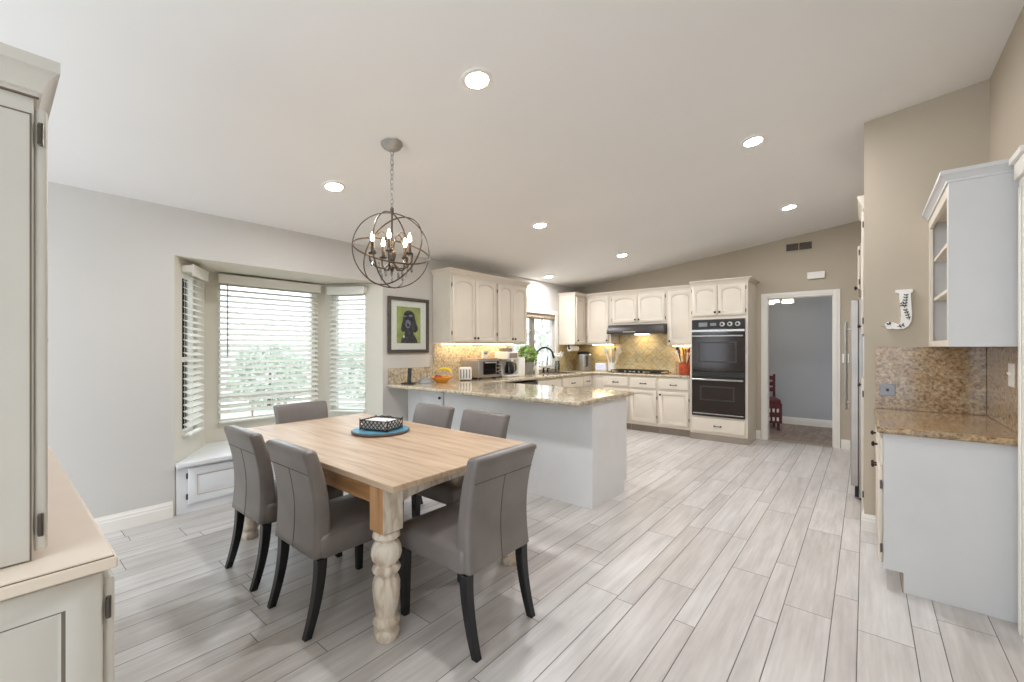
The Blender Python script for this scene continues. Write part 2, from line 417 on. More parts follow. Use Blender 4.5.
# casing at the right, in front of the alcove cabinets
b = MB(); b.box(XR - .055, 2.98, 0, XR, 3.13, 2.16); b.box(XR - .062, 3.0, 0, XR - .055, 3.03, 2.12); b.box(XR - .062, 3.08, 0, XR - .055, 3.115, 2.12)
b.box(XR - .07, 2.97, 2.16, XR, 3.14, 2.24); b.box(XR - .085, 2.95, 2.24, XR, 3.15, 2.27)
struct(b.build('trim_side_opening', 'trim', bevel=.004))

# bay shell: soffit, side and centre walls with window holes, seat handled as a thing
def bay_wall(name, p, q, wins, z0=.0, z1=BAYH + .1, th=.1):
    p = Vector((p[0], p[1], 0)); q = Vector((q[0], q[1], 0)); L = (q - p).length; ang = math.atan2(q.y - p.y, q.x - p.x)
    us = sorted({0.0, L} | {w[0] for w in wins} | {w[1] for w in wins}); zs = sorted({z0, z1} | {w[2] for w in wins} | {w[3] for w in wins})
    m = MB(); cells(m, us, zs, [(w[0], w[1], w[2], w[3]) for w in wins], 0, th, 'y')
    return struct(m.build(name, 'bay', smooth=0, loc=(p.x, p.y, 0), rz=ang)), L, ang
LW = (0.155, 0.60, .60, 2.05)
pl, pr = (XW, BAY0), (BAYX, BAYC0)
# walls run so that local +y points outwards
_, L1, a1 = bay_wall('wall_bay_left', (BAYX, BAYC0), (XW, BAY0), [(.17, .62, .60, 2.05)]) if False else (None, 0, 0)
def seg(p, q): return math.hypot(q[0] - p[0], q[1] - p[1]), math.atan2(q[1] - p[1], q[0] - p[0])

def frame_window(name, origin, ang, w, z0, z1, cols, rail=None, mun=None, pane_y=.05):
    """window set in a wall whose local +y points outdoors; structure with frame and pane"""
    root = bpy.data.objects.new(name, None); COL.objects.link(root); root.location = (origin[0], origin[1], 0); root.rotation_euler = (0, 0, ang); root['kind'] = 'structure'
    f = MB(); e = .035
    f.box(0, .03, z0, e, .085, z1); f.box(w - e, .03, z0, w, .085, z1); f.box(e, .03, z0, w - e, .085, z0 + e); f.box(e, .03, z1 - e, w - e, .085, z1)
    for k in range(1, cols): f.box(w * k / cols - .009, .045, z0 + e, w * k / cols + .009, .07, (rail or z1 - e))
    if rail: f.box(e, .035, rail - .02, w - e, .08, rail + .02)
    for zz in (mun or []): f.box(e, .045, zz - .008, w - e, .07, zz + .008)
    f.build('window_frame', 'trim', root, smooth=0)
    g = MB(); g.box(e, .058, z0 + e, w - e, .062, z1 - e); g.build('pane', 'glass', root, smooth=0)
    return root

def make_blind(name, label, origin, ang, w, z0, z1, tilt, wand=True, y=-.035):
    root = thing(name, label, 'blind', (origin[0], origin[1], 0), ang, 'white slatted blinds in the bay window')
    m = MB(); m.box(-.01, y - .045, z1 - .005, w + .01, y + .03, z1 + .055); m.box(-.018, y - .055, z1 + .045, w + .018, y - .04, z1 + .062)
    m.box(-.015, y - .052, z1 - .03, w + .015, y - .044, z1 + .046)
    m.build('head_rail', 'blind', root, bevel=.003)
    m = MB(); n = int((z1 - z0 - .05) / .055)
    for k in range(n):
        m.x = T(0, y, z1 - .035 - k * .055) @ Rx(tilt)
        m.box(0, -.028, -.0015, w, .028, .0015)
    m.x = Matrix.Identity(4); m.build('slats', 'blind', root, smooth=0)
    m = MB(); m.box(0, y - .025, z0, w, y + .025, z0 + .018); m.build('bottom_rail', 'blind', root, bevel=.003)
    m = MB()
    for t_ in ((.12, .88) if w < .7 else (.08, .5, .92)):
        for dy in (-.027, .027): m.box(w * t_ - .0015, y + dy - .001, z0, w * t_ + .0015, y + dy + .001, z1)
    m.build('ladder_cord', 'blind', root, smooth=0)
    if wand:
        m = MB(); m.tube([(.06, y - .05, z1 - .03), (.06, y - .052, z1 - .75)], .005, 6); m.build('tilt_wand', 'pot', root)
    return root

# left angled side: from wall corner out to the centre
for nm, p, q, win, wn, lab, tl in (
    ('wall_bay_left', (BAYX, BAYC0), (XW, BAY0), None, 'window_1', 'narrow white blind on the left angled side of the bay window', .5),
    ('wall_bay_centre', (BAYX, BAYC1), (BAYX, BAYC0), None, 'window_2', 'wide white blind across the middle of the bay window', .5),
    ('wall_bay_right', (XW, BAY1), (BAYX, BAYC1), None, 'window_3', 'narrow white blind on the right angled side of the bay window', .5)):
    # reverse order so that local +y (left of travel) is outdoors
    p, q = q, p
    L, a = seg(p, q)
    # travel p->q with outdoors on the left
    if nm == 'wall_bay_left': win = (.16, .53, .60, 2.00)
    if nm == 'wall_bay_centre': win = (.10, L - .10, .60, 2.02)
    if nm == 'wall_bay_right': win = (.10, .54, .60, 2.00)
    m = MB(); us = [0, win[0], win[1], L]; zs = [0, win[2], win[3], BAYH + .1]
    cells(m, us, zs, [win], 0, .1, 'y')
    # outdoors side test
    mid = Vector(((p[0] + q[0]) / 2, (p[1] + q[1]) / 2)); nrm = Vector((-math.sin(a), math.cos(a)))
    centre = Vector((XW, (BAY0 + BAY1) / 2))
    o0 = p
    if (mid - centre).dot(nrm) < 0: p, q = q, p; L, a = seg(p, q); win = (L - win[1], L - win[0], win[2], win[3]); m = MB(); cells(m, [0, win[0], win[1], L], zs, [win], 0, .1, 'y')
    struct(m.build(nm, 'bay', smooth=0, loc=(p[0], p[1], 0), rz=a))
    org = (p[0] + math.cos(a) * win[0], p[1] + math.sin(a) * win[0])
    frame_window(wn, org, a, win[1] - win[0], win[2], win[3], 3 if wn == 'window_2' else 1, .86 if wn == 'window_2' else 1.25)
    make_blind('window_blind', lab, org, a, win[1] - win[0], win[2] + .005, win[3] - .005, tl, wn == 'window_2', y=-.032)
b = MB(); b.prism([(XW - .004, BAY0 - .05), (XW - .004, BAY1 + .05), (BAYX - .05, BAYC1 + .03), (BAYX - .05, BAYC0 - .03)], BAYH - .004, BAYH + .08); struct(b.build('ceiling_bay', 'bay', smooth=0))
# kitchen window
b = MB(); cw = .07
b.box(XW, KW0 - cw, KZ1, XW + .018, KW1 + cw, KZ1 + cw); b.box(XW, KW0 - cw, KZ0, XW + .018, KW0, KZ1); b.box(XW, KW1, KZ0, XW + .018, KW1 + cw, KZ1)
b.box(XW - .06, KW0 - .001, KZ0 - .03, XW + .05, KW1 + .001, KZ0)
struct(b.build('trim_kitchen_window', 'trim', bevel=.003))
r = frame_window('window_4', (XW - .02, KW0), PI / 2, KW1 - KW0, KZ0, KZ1, 4, None, [1.36, 1.64])
m = MB(); m.box((KW1 - KW0) / 2 - .035, .02, KZ0 + .03, (KW1 - KW0) / 2 + .035, .09, KZ1 - .03); m.build('mullion', 'toe', r, smooth=0)
rs = thing('rolled_shade', 'beige fabric shade rolled up at the top of the kitchen window', 'window shade', (XW - .03, KW0, 1.83), PI / 2)
m = MB(); m.x = T(.01, .0, .04) @ Ry(PI / 2); m.lathe([(.036, 0), (.036, KW1 - KW0 - .02)], 16); m.x = Matrix.Identity(4); m.build('shade_roll', 'cork', rs)
m = MB(); m.box(.005, -.03, .06, KW1 - KW0 - .005, .03, .098); m.build('head_rail', 'cork', rs)

# ------------------------------------------------------------------ cabinets
def door_mb(w, h, arch=0.0, t=.02, fr=.055):
    m = MB(); K = 22 if arch else 4
    def loop(o, y, inner, aa):
        x0, x1, z0 = o, w - o, o
        pts = [(x0, y, z0), (x1, y, z0)]
        for k in range(K + 1):
            u = 1 - 2 * k / K; xx = (x0 + x1) / 2 + u * (x1 - x0) / 2
            bump = math.sqrt(max(0.0, 1 - (u / .86) ** 2)) if aa else 0
            pts.append((xx, y, h - o - (aa * (1 - bump) if aa else 0)))
        return pts
    L = [loop(0, 0, 0, 0), loop(0, -(t - .004), 0, 0), loop(.004, -t, 0, 0), loop(fr, -t, 1, arch), loop(fr + .006, -t + .008, 1, arch),
         loop(fr + .013, -t + .008, 1, arch), loop(fr + .036, -t + .001, 1, arch)]
    for i in range(len(L) - 1):
        m.loft([L[i], L[i + 1]], False, False, mi=1 if i == 3 else 0)
    n = len(L[0]); m.add(L[-1], [list(range(n))], 0); m.add(L[0], [list(range(n))[::-1]], 0)
    return m
def weld(o, d=1e-5):
    bm = bmesh.new(); bm.from_mesh(o.data); bmesh.ops.remove_doubles(bm, verts=bm.verts, dist=d); bmesh.ops.recalc_face_normals(bm, faces=bm.faces); bm.to_mesh(o.data); bm.free()
    return o
def knob_mb(x, y, z):
    m = MB(); m.x = T(x, y, z) @ Rx(PI / 2); m.lathe([(.006, 0), (.006, .012), (.015, .016), (.016, .022), (.011, .028), (.002, .03)], 14); return m
def pull_mb(x, y, z, w=.085):
    m = MB(); m.tube([(x - w / 2, y, z), (x - w / 2, y - .024, z), (x - w / 2 + .01, y - .03, z), (x + w / 2 - .01, y - .03, z), (x + w / 2, y - .024, z), (x + w / 2, y, z)], .0055, 8)
    for s in (-1, 1): m.box(x + s * w / 2 - .01, y - .004, z - .01, x + s * w / 2 + .01, y, z + .01)
    return m
def hinge_mb(x, y, z):
    m = MB(); m.box(x - .007, y - .005, z - .02, x + .007, y, z + .02); m.x = T(x, y - .005, z - .024); m.lathe([(.0045, 0), (.0045, .048)], 8); return m
def cabinet(name, label, loc, rz, w, d, h, fronts, toe=0.0, mats=('cream', 'glaze'), crown=None, group=None, z0=0.0, cat='cabinet', carc=None, endnotch=False):
    """local frame: x along the front, front at y=0 facing -y, back at y=d"""
    root = thing(name, label, cat, (loc[0], loc[1], loc[2]), rz, group)
    m = MB()
    if toe: m.prismx([(0, toe), (0, h), (d, h), (d, 0), (.075, 0), (.075, toe)], 0, w)
    else: m.box(0, 0, 0, w, d, h)
    m.build('carcass', list(mats), root, bevel=.002)
    if toe:
        k = MB(); k.box(.002, .070, 0, w - .002, .075, toe - .003); k.build('toe_kick', 'toe', root, smooth=0)
    for fr in fronts:
        kind, x0, za, x1, zb = fr[:5]; op = fr[5] if len(fr) > 5 else {}
        if kind == 'door':
            o = door_mb(x1 - x0, zb - za, op.get('arch', 0), fr=op.get('fr', .055)).build('door', list(mats), root, loc=(x0, -.001, za), smooth=30); weld(o)
            hs = op.get('hinge', 'l'); ww = x1 - x0; hh = zb - za
            kx = ww - .028 if hs == 'l' else .028
            kz = op.get('kz', .05)
            if not op.get('noknob'): knob_mb(kx, -.02, kz).build('knob', 'bronze', o)
            for hz in (.11 if hh > .5 else .06, hh - (.11 if hh > .5 else .06)):
                hinge_mb(-.004 if hs == 'l' else ww + .004, -.004, hz).build('hinge', 'frame', o)
        elif kind == 'drawer':
            m = MB(); ww, hh = x1 - x0, zb - za
            m.box(0, -.014, 0, ww, 0, hh); m.box(.012, -.02, .012, ww - .012, -.014, hh - .012)
            o = m.build('drawer', list(mats), root, loc=(x0, -.001, za), bevel=.004)
            if not op.get('nopull'): pull_mb(ww / 2, -.02, hh / 2 - .006, min(.085, ww * .4)).build('handle', 'bronze', o)
    if crown:
        ph, pd, sides = crown   # height, projection, which ends return
        prof = [(0, 0), (-.01, 0), (-.012, ph * .2), (-pd * .45, ph * .45), (-pd * .9, ph * .75), (-pd, ph * .78), (-pd, ph), (0, ph)]
        # front run with mitred ends: rings at x stations
        ringsA = []
        lx = [0, w]
        rA = [((o if 'l' in sides else 0), o, h + z) for o, z in prof]
        rB = [((w - o if 'r' in sides else w), o, h + z) for o, z in prof]
        m = MB(); m.loft([[(a[0], a[1], a[2]) for a in rA], [(a[0], a[1], a[2]) for a in rB]])
        if 'l' in sides: m.loft([rA, [(o, d - .002, h + z) for o, z in prof]])
        if 'r' in sides: m.loft([rB, [(w - o, d - .002, h + z) for o, z in prof]])
        m.build('crown_molding', mats[0], root, smooth=30)
    return root

LW_R = PI / 2      # units on the left wall: front faces +X, local x runs along +Y
A = .034
D2 = lambda w, h, **k: None
# left wall uppers: two double-door units
UD = .335
for i, (ya, yb, lab) in enumerate(((3.62, 4.47, 'cream double-door wall cabinet above the toaster oven, next to the dog portrait'),
                                   (4.472, 5.17, 'cream double-door wall cabinet above the coffee maker, next to the kitchen window'))):
    w = yb - ya; hw = (w - .05) / 2
    cabinet('wall_cabinet', lab, (XW + UD + .001, ya, 1.405), LW_R, w, UD - .002, .87,
            [('door', .022, .02, .022 + hw, .84, dict(arch=A, hinge='l')), ('door', .028 + hw, .02, .028 + 2 * hw, .84, dict(arch=A, hinge='r'))],
            crown=(.06, .05, 'lr' if False else ('l' if i == 0 else 'r')), group='cream wall cabinets')
# right of the window: blind corner unit, its side panel to the camera
cabinet('wall_cabinet', 'cream single-door corner wall cabinet right of the kitchen window', (XW + UD + .001, 6.56, 1.405), LW_R, .36, UD - .002, .87,
        [('door', .03, .02, .35, .84, dict(arch=A, hinge='r'))], crown=(.05, .04, 'l'), group='cream wall cabinets')
UY = 6.92
cabinet('wall_cabinet', 'cream single-door wall cabinet between the corner and the range hood', (XW + UD + .004, UY, 1.405), 0, .51, YB - UY - .002, .87,
        [('door', .05, .02, .475, .84, dict(arch=A, hinge='l'))], crown=(.05, .04, ''), group='cream wall cabinets')
cabinet('wall_cabinet', 'short cream double-door wall cabinet above the range hood', (-3.437, UY, 1.74), 0, .975, YB - UY - .002, .535,
        [('door', .025, .03, .482, .5, dict(arch=A, hinge='l')), ('door', .49, .03, .95, .5, dict(arch=A, hinge='r'))], crown=(.05, .04, ''), group='cream wall cabinets')
cabinet('wall_cabinet', 'cream single-door wall cabinet between the range hood and the double oven', (-2.46, UY, 1.385), 0, .43, YB - UY - .002, .89,
        [('door', .025, .02, .4, .86, dict(arch=A, hinge='r'))], crown=(.05, .04, ''), group='cream wall cabinets')
# oven tower
FY = 6.66
ot = cabinet('oven_cabinet', 'tall cream cabinet holding the built-in black double oven', (-2.02, FY, 0), 0, .77, YB - FY - .002, 2.27,
        [('door', .03, 1.81, .38, 2.25, dict(arch=A, hinge='l')), ('door', .386, 1.81, .74, 2.25, dict(arch=A, hinge='r')),
         ('drawer', .03, .12, .74, .33)], crown=(.06, .05, 'r'))
k = MB(); k.box(.0, -.004, 0, .775, .0, .09); k.build('toe_board', 'toe', ot, smooth=0)
# double wall oven: recessed visually in front of the tower
ov = thing('double_oven', 'black built-in double wall oven with glass doors and chrome trim', 'oven', (-1.99, FY - .002, .355), 0)
m = MB(); m.box(0, -.022, 0, .71, 0, 1.405); m.build('oven_body', 'black', ov, bevel=.003)
m = MB(); m.box(.01, -.034, 1.27, .70, -.022, 1.395); m.build('control_panel', 'blackm', ov, bevel=.002)
for kx in (.42, .52, .62):
    m = MB(); m.x = T(kx, -.034, 1.33) @ Rx(PI / 2); m.lathe([(.034, 0), (.034, .004), (.026, .006), (.024, .022), (.002, .023)], 18); kb = m.build('dial', 'steel', ov)
    m = MB(); m.x = T(kx, -.057, 1.33) @ Rx(PI / 2); m.lathe([(.017, 0), (.017, .004), (.002, .005)], 16); m.build('dial_cap', 'blackm', kb)
m = MB(); m.box(.10, -.036, 1.30, .22, -.034, 1.36); m.box(.26, -.036, 1.31, .34, -.034, 1.35); m.build('display', 'greyplate', ov)
m = MB(); m.box(.005, -.04, 1.225, .705, -.022, 1.255); m.build('chrome_strip', 'steel', ov, bevel=.002)
for (za, zb, wa, wb, wza, wzb) in ((.66, 1.2, .10, .61, .12, .42), (.06, .57, .12, .58, .17, .38)):
    m = MB(); m.box(.008, -.04, za, .702, -.022, zb); d = m.build('oven_door', 'ovenglass', ov, bevel=.003)
    m = MB(); cells(m, [wa, wa + .02, wb - .02, wb], [za + wza, za + wza + .02, za + wzb - .02, za + wzb], [(wa + .02, wb - .02, za + wza + .02, za + wzb - .02)], -.0425, -.04, 'y'); m.build('window_border', 'hood', d, smooth=0)
    m = MB(); m.tube([(.02, -.062, zb - .035), (.69, -.062, zb - .035)], .012, 10)
    for xx in (.05, .66): m.box(xx - .012, -.058, zb - .045, xx + .012, -.04, zb - .025)
    m.build('handle', 'steel', d)
m = MB(); m.box(.008, -.03, .575, .702, -.022, .65); m.build('vent_grille', 'blackm', ov, bevel=.002)
m = MB(); m.box(.02, -.036, .03, .69, -.022, .045); m.build('lower_trim', 'steel', ov, bevel=.002)
# range hood
rh = thing('range_hood', 'dark brown slim range hood under the short cabinet above the cooktop', 'range hood', (-3.437, YB - .002, 1.585), 0)
m = MB(); m.prismx([(0, 0), (-.50, 0), (-.50, .05), (-.44, .148), (0, .148)], .0, .975); m.build('hood_body', 'hood', rh, bevel=.006)
m = MB(); m.box(.30, -.503, .016, .52, -.5, .036); m.build('switch_plate', 'steel', rh)
m = MB(); m.box(.08, -.44, -.006, .895, -.1, 0); m.build('filter', 'greyplate', rh)
m = MB(); m.box(.38, -.20, -.012, .60, -.12, -.006); m.build('hood_lamp', 'strip', rh)
# base cabinets on the back wall
for i, (xa, xb, lab, hs) in enumerate(((-3.455, -2.98, 'cream base cabinet with drawer, left of three under the cooktop wall', 'l'),
                                   (-2.978, -2.508, 'cream base cabinet with drawer, middle of three along the cooktop wall', 'r'),
                                   (-2.506, -2.022, 'cream base cabinet with drawer, right of three, beside the double oven', 'r'))):
    w = xb - xa
    cabinet('base_cabinet', lab, (xa, FY, 0), 0, w, YB - FY - .002, .889,
            [('drawer', .018, .70, w - .018, .868), ('door', .018, .15, w - .018, .67, dict(hinge=hs, kz=.47))], toe=.11, group='cream base cabinets on the cooktop wall')
# corner filler and left run
cabinet('corner_base_cabinet', 'plain cream corner base unit between the sink run and the cooktop run', (XW + .002, FY + .002, 0), 0, .832, YB - FY - .004, .889, [], toe=.11)
LF = -3.67
def leftbase(name, lab, ya, yb, fronts, **k):
    return cabinet(name, lab, (LF, ya, 0), LW_R, yb - ya, LF - XW - .002, .889, fronts, toe=.11, **k)
leftbase('sink_cabinet', 'cream sink base cabinet with two drawer fronts below the window', 5.03, 6.335,
         [('drawer', .02, .70, .64, .868), ('drawer', .665, .70, 1.285, .868), ('door', .02, .15, .64, .67, dict(hinge='l', kz=.47)), ('door', .665, .15, 1.285, .67, dict(hinge='r', kz=.47))])
leftbase('drawer_cabinet', 'narrow cream drawer cabinet in the corner beside the sink cabinet', 6.337, 6.658,
         [('drawer', .02, .70, .29, .868), ('drawer', .02, .50, .29, .67), ('drawer', .02, .15, .29, .47)])
dw = thing('dishwasher', 'black dishwasher under the counter left of the sink', 'dishwasher', (LF, 4.42, 0), LW_R)
m = MB(); m.box(0, 0, .1, .605, .6, .87); m.build('tub', 'blackm', dw)
m = MB(); m.box(.005, -.025, .12, .6, 0, .70); m.build('door', 'black', dw, bevel=.005)
m = MB(); m.box(.005, -.03, .71, .6, 0, .865); m.build('control_panel', 'black', dw, bevel=.005)
m = MB(); m.tube([(.08, -.055, .755), (.52, -.055, .755)], .01, 8); m.box(.08, -.055, .745, .1, -.03, .765); m.box(.5, -.055, .745, .52, -.03, .765); m.build('handle', 'steel', dw)

# peninsula base
PY0, PY1, PX1 = 3.20, 3.86, -1.755
PEN = pn = thing('peninsula_cabinet', 'long white panelled peninsula base under the granite breakfast bar', 'cabinet', (XW + .002, PY0, 0), 0)
Lp = PX1 - XW - .002
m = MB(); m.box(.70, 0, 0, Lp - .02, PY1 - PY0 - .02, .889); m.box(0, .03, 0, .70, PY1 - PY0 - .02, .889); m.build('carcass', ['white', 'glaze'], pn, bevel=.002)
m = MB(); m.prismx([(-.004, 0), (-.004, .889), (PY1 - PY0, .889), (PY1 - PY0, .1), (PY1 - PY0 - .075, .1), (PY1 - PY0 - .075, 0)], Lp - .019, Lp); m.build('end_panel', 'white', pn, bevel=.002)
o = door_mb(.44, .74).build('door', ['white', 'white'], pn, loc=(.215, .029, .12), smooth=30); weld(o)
knob_mb(.405, -.02, .67).build('knob', 'bronze', o)
# countertop: U-shape in one piece, sink cut-out
SK = (-4.10, -3.76, 5.62, 6.20)
b = MB()
xs_ = [XW + .003, SK[0], SK[1], -3.635, -2.024, PX1 + .025]
ys_ = [2.93, 3.98, SK[2], SK[3], 6.635, YB - .003]
cells(b, xs_, ys_, [(SK[0], SK[1], SK[2], SK[3]), (-3.635, 5, 3.98, 6.635), (-2.024, 5, 6.635, 9)], .891, .93, 'z')
ct = b.build('countertop', 'granite', bevel=.014, bseg=3, smooth=30)
tag(ct, 'U-shaped speckled beige granite worktop running from peninsula to cooktop', 'countertop')
sk = thing('kitchen_sink', 'grey sink let into the worktop below the kitchen window', 'sink', (0, 0, 0), 0)
m = MB(); cells(m, [SK[0] - .015, SK[0] + .012, SK[1] - .012, SK[1] + .015], [SK[2] - .015, SK[2] + .012, SK[3] - .012, SK[3] + .015], [(SK[0] + .012, SK[1] - .012, SK[2] + .012, SK[3] - .012)], .931, .935, 'z'); m.build('rim', 'greyplate', sk, smooth=0)
m = MB(); m.box(SK[0] + .006, SK[2] + .006, .894, SK[1] - .006, SK[3] - .006, .902); m.build('basin', 'greyplate', sk, smooth=0)
# backsplashes
def uvbox(mb, name, mats, lab, axis):
    o = mb.build(name, mats, smooth=0); uv = o.data.uv_layers.new(name='UVMap')
    for p in o.data.polygons:
        for li in p.loop_indices:
            c = o.data.vertices[o.data.loops[li].vertex_index].co
            uv.data[li].uv = (c.y if axis == 'x' else c.x, c.z)
    return tag(o, lab, 'backsplash')
b = MB(); b.box(XW + .001, 3.62, .932, XW + .016, 5.175, 1.403); uvbox(b, 'backsplash', ['granite'], 'granite backsplash behind the toaster oven and coffee maker', 'x')
b = MB(); b.box(XW + .001, 2.95, .932, XW + .016, 3.618, 1.11); uvbox(b, 'backsplash', ['granite'], 'low granite upstand at the left end of the peninsula under the portrait', 'x')
b = MB(); b.box(XW + .001, 5.177, .932, XW + .016, 6.518, .966); uvbox(b, 'backsplash', ['granite'], 'low granite upstand below the kitchen window sill', 'x')
b = MB(); b.box(XW + .001, 6.52, .932, XW + .016, YB - .018, 1.403); uvbox(b, 'backsplash', ['tile'], 'gold granite tile backsplash in the corner behind the steel canister', 'x')
b = MB(); b.box(XW + .001, YB - .016, .932, -2.024, YB - .001, 1.38); b.box(-3.43, YB - .016, 1.38, -2.465, YB - .001, 1.58)
uvbox(b, 'backsplash', ['tile'], 'diagonal gold granite tile backsplash behind the cooktop', 'y')

# ------------------------------------------------------------------ right alcove
rc = thing('base_cabinet', 'white base cabinet with plain side panel under the brown granite top at right', 'cabinet', (.08, YS - .003, 0), -PI / 2)
dR = XR - .08 - .001; wR = YS - 3.21 - .003
m = MB(); m.prismx([(0, .11), (0, .874), (dR, .874), (dR, 0), (.085, 0), (.085, .11)], 0, wR); m.build('carcass', 'white2', rc, bevel=.002)
m = MB(); m.box(.0, .08, 0, wR - .004, .085, .107); m.build('toe_kick', 'toe', rc)
for xa, xb, hs in ((.02, .445, 'l'), (.455, wR - .012, 'r')):
    o = door_mb(xb - xa, .52).build('door', ['cream', 'glaze'], rc, loc=(xa, -.001, .14), smooth=30); weld(o)
    knob_mb(xb - xa - .03 if hs == 'l' else .03, -.02, .46).build('knob', 'bronze', o)
    for hz in (.08, .44): hinge_mb(-.004 if hs == 'l' else xb - xa + .006, -.004, hz).build('hinge', 'frame', o)
    m = MB(); m.box(0, -.014, 0, xb - xa, 0, .155); m.box(.012, -.02, .012, xb - xa - .012, -.014, .143)
    o = m.build('drawer', 'cream', rc, loc=(xa, -.001, .69), bevel=.004); knob_mb((xb - xa) / 2, -.02, .078).build('knob', 'bronze', o)
b = MB(); b.box(.05, 3.165, .876, XR - .002, YS - .002, .914); o = b.build('countertop', 'granite2', bevel=.014, bseg=3, smooth=30)
tag(o, 'brown speckled granite worktop on the white base cabinet at right', 'countertop')
b = MB(); b.box(.06, YS - .016, .916, XR - .018, YS - .001, 1.358); uvbox(b, 'backsplash', ['granite2'], 'brown granite backsplash on the alcove wall below the letter J', 'y')
b = MB(); b.box(XR - .016, 3.2, .916, XR - .001, YS - .001, 1.358); uvbox(b, 'backsplash', ['granite2'], 'brown granite side splash behind the white light switch at right', 'x')
# upper display cabinet, open shelves to the left
ru = thing('display_cabinet', 'white open-front wall cabinet with shelves above the brown granite splash', 'cabinet', (.34, YS - .003, 1.362), -PI / 2)
dU = XR - .34 - .002; hU = .862
m = MB(); m.box(0, .02, 0, .018, dU, hU); m.build('side_panel', 'white2', ru)
m = MB(); m.box(wR - .018, 0, 0, wR, dU, hU); m.build('side_panel', 'white2', ru)
m = MB(); m.box(.018, dU - .01, .018, wR - .018, dU, hU - .018); m.build('back_panel', 'wall', ru)
m = MB(); m.box(.018, .02, 0, wR - .018, dU, .018); m.box(.018, .02, hU - .018, wR - .018, dU, hU); m.build('top_and_bottom', 'cream', ru)
m = MB(); cells(m, [0, .045, wR - .06, wR - .019], [0, .035, hU - .06, hU], [(.045, wR - .06, .035, hU - .06)], 0, .019, 'y'); m.build('face_frame', 'cream', ru, bevel=.002)
for zz in (.31, .575):
    m = MB(); m.box(.019, .022, zz, wR - .019, dU - .011, zz + .02); m.build('shelf', 'cream', ru)
prof = [(0, 0), (-.008, 0), (-.009, .012), (-.018, .022), (-.03, .038), (-.034, .04), (-.034, .06), (0, .06)]
m = MB(); rA = [(0, o, hU + z) for o, z in prof]; rB = [(wR - o, o, hU + z) for o, z in prof]
m.loft([rA, rB]); m.loft([rB, [(wR - o, dU - .002, hU + z) for o, z in prof]]); m.build('crown_molding', 'white2', ru, smooth=30)
# items on those shelves
bk = MB(); bk.box(.46, 3.55, 1.9585 - .265 + .0015, .50, 3.72, 1.9585 - .265 + .18)
o = bk.build('picture_book', 'frame', bevel=.003); tag(o, 'dark book standing on the middle shelf of the white wall cabinet', 'book')
b = MB(); b.lathe([(.03, 0), (.034, .01), (.034, .12), (.02, .14), (.02, .15)], 16)
o = b.build('white_bottle', 'plastic', loc=(.43, 3.34, 1.3815)); tag(o, 'small white bottle on the bottom shelf of the white wall cabinet', 'bottle')
# switch and phone plate
sw = thing('light_switch', 'white light switch plate on the granite side splash at far right', 'light switch', (XR - .017, 3.46, 1.21), -PI / 2)
m = MB(); m.box(-.058, -.007, -.062, .058, 0, .062); m.build('cover_plate', 'plastic', sw, bevel=.002)
m = MB(); m.prismx([(-.006, -.012), (-.006, .012), (-.022, .014), (-.02, .006)], -.005, .005); m.build('toggle', 'plastic', sw)
ph = thing('wall_plate', 'square grey metal jack plate low on the brown granite backsplash', 'wall plate', (.125, YS - .017, 1.052), 0)
m = MB(); m.box(-.042, -.006, -.042, .042, 0, .042); m.build('cover_plate', 'greyplate', ph, bevel=.002)
m = MB(); m.box(-.008, -.008, -.01, .008, -.006, .01); m.build('jack', 'blackm', ph)
# letter J
jj = thing('letter_plaque', 'white decorative letter J with dark leaf sprigs hanging on the taupe wall', 'wall letter', (.165, YS - .003, 1.485), 0)
out = [(-.012, .28), (.10, .28), (.10, .262), (.088, .256), (.086, .08)]
for k in range(9):
    a = -k * PI / 8; out.append((.036 + .05 * math.cos(a), .075 + .075 * math.sin(a)))
out += [(-.03, .035)]
c = []
for k in range(13):
    a = -0.9 - k * (2 * PI - 1.6) / 12; c.append((-.05 + .026 * math.cos(a), .026 + .026 * math.sin(a)))
outer = [(-.012, .28), (.098, .28), (.098, .262), (.085, .254), (.092, .10), (.088, .055), (.070, .022), (.040, .004), (.005, .0), (-.03, .006)]
knobc = [(-.05 + .028 * math.cos(a), .03 + .028 * math.sin(a)) for a in [(-.9 - i * 4.2 / 9) for i in range(10)]]
inner = [(-.018, .048), (.008, .034), (.022, .05), (.026, .10), (.012, .254), (-.012, .262)]
m = MB(); OUT = [(x_ * .84 + .012, z_) for x_, z_ in outer + knobc + inner]; m.prismy(OUT, -.022, 0); m.build('letter_body', 'paper', jj, bevel=.002)
def sprig(x0, z0, x1, z1, n):
    m = MB(); x0 = x0 * .84 + .012; x1 = x1 * .84 + .012
    m.tube([(x0, -.0235, z0), ((x0 + x1) / 2 + .004, -.0235, (z0 + z1) / 2), (x1, -.0235, z1)], .0018, 5)
    for i in range(n):
        t_ = (i + .6) / n; cx_, cz_ = x0 + (x1 - x0) * t_, z0 + (z1 - z0) * t_
        for s in (-1, 1):
            a = math.atan2(z1 - z0, x1 - x0) + s * .9; L_ = .017
            ex, ez = cx_ + math.cos(a) * L_, cz_ + math.sin(a) * L_
            px_, pz_ = -math.sin(a) * .0045, math.cos(a) * .0045
            m.prismy([(cx_, cz_), ((cx_ + ex) / 2 + px_, (cz_ + ez) / 2 + pz_), (ex, ez), ((cx_ + ex) / 2 - px_, (cz_ + ez) / 2 - pz_)], -.0245, -.0225)
    m.build('leaf_sprig', 'ink', jj, smooth=0)
sprig(.045, .15, .055, .245, 5); sprig(.035, .20, .03, .165, 2); sprig(.075, .065, .05, .14, 4); sprig(-.045, .03, -.055, .045, 2); sprig(.0, .02, .04, .03, 2)
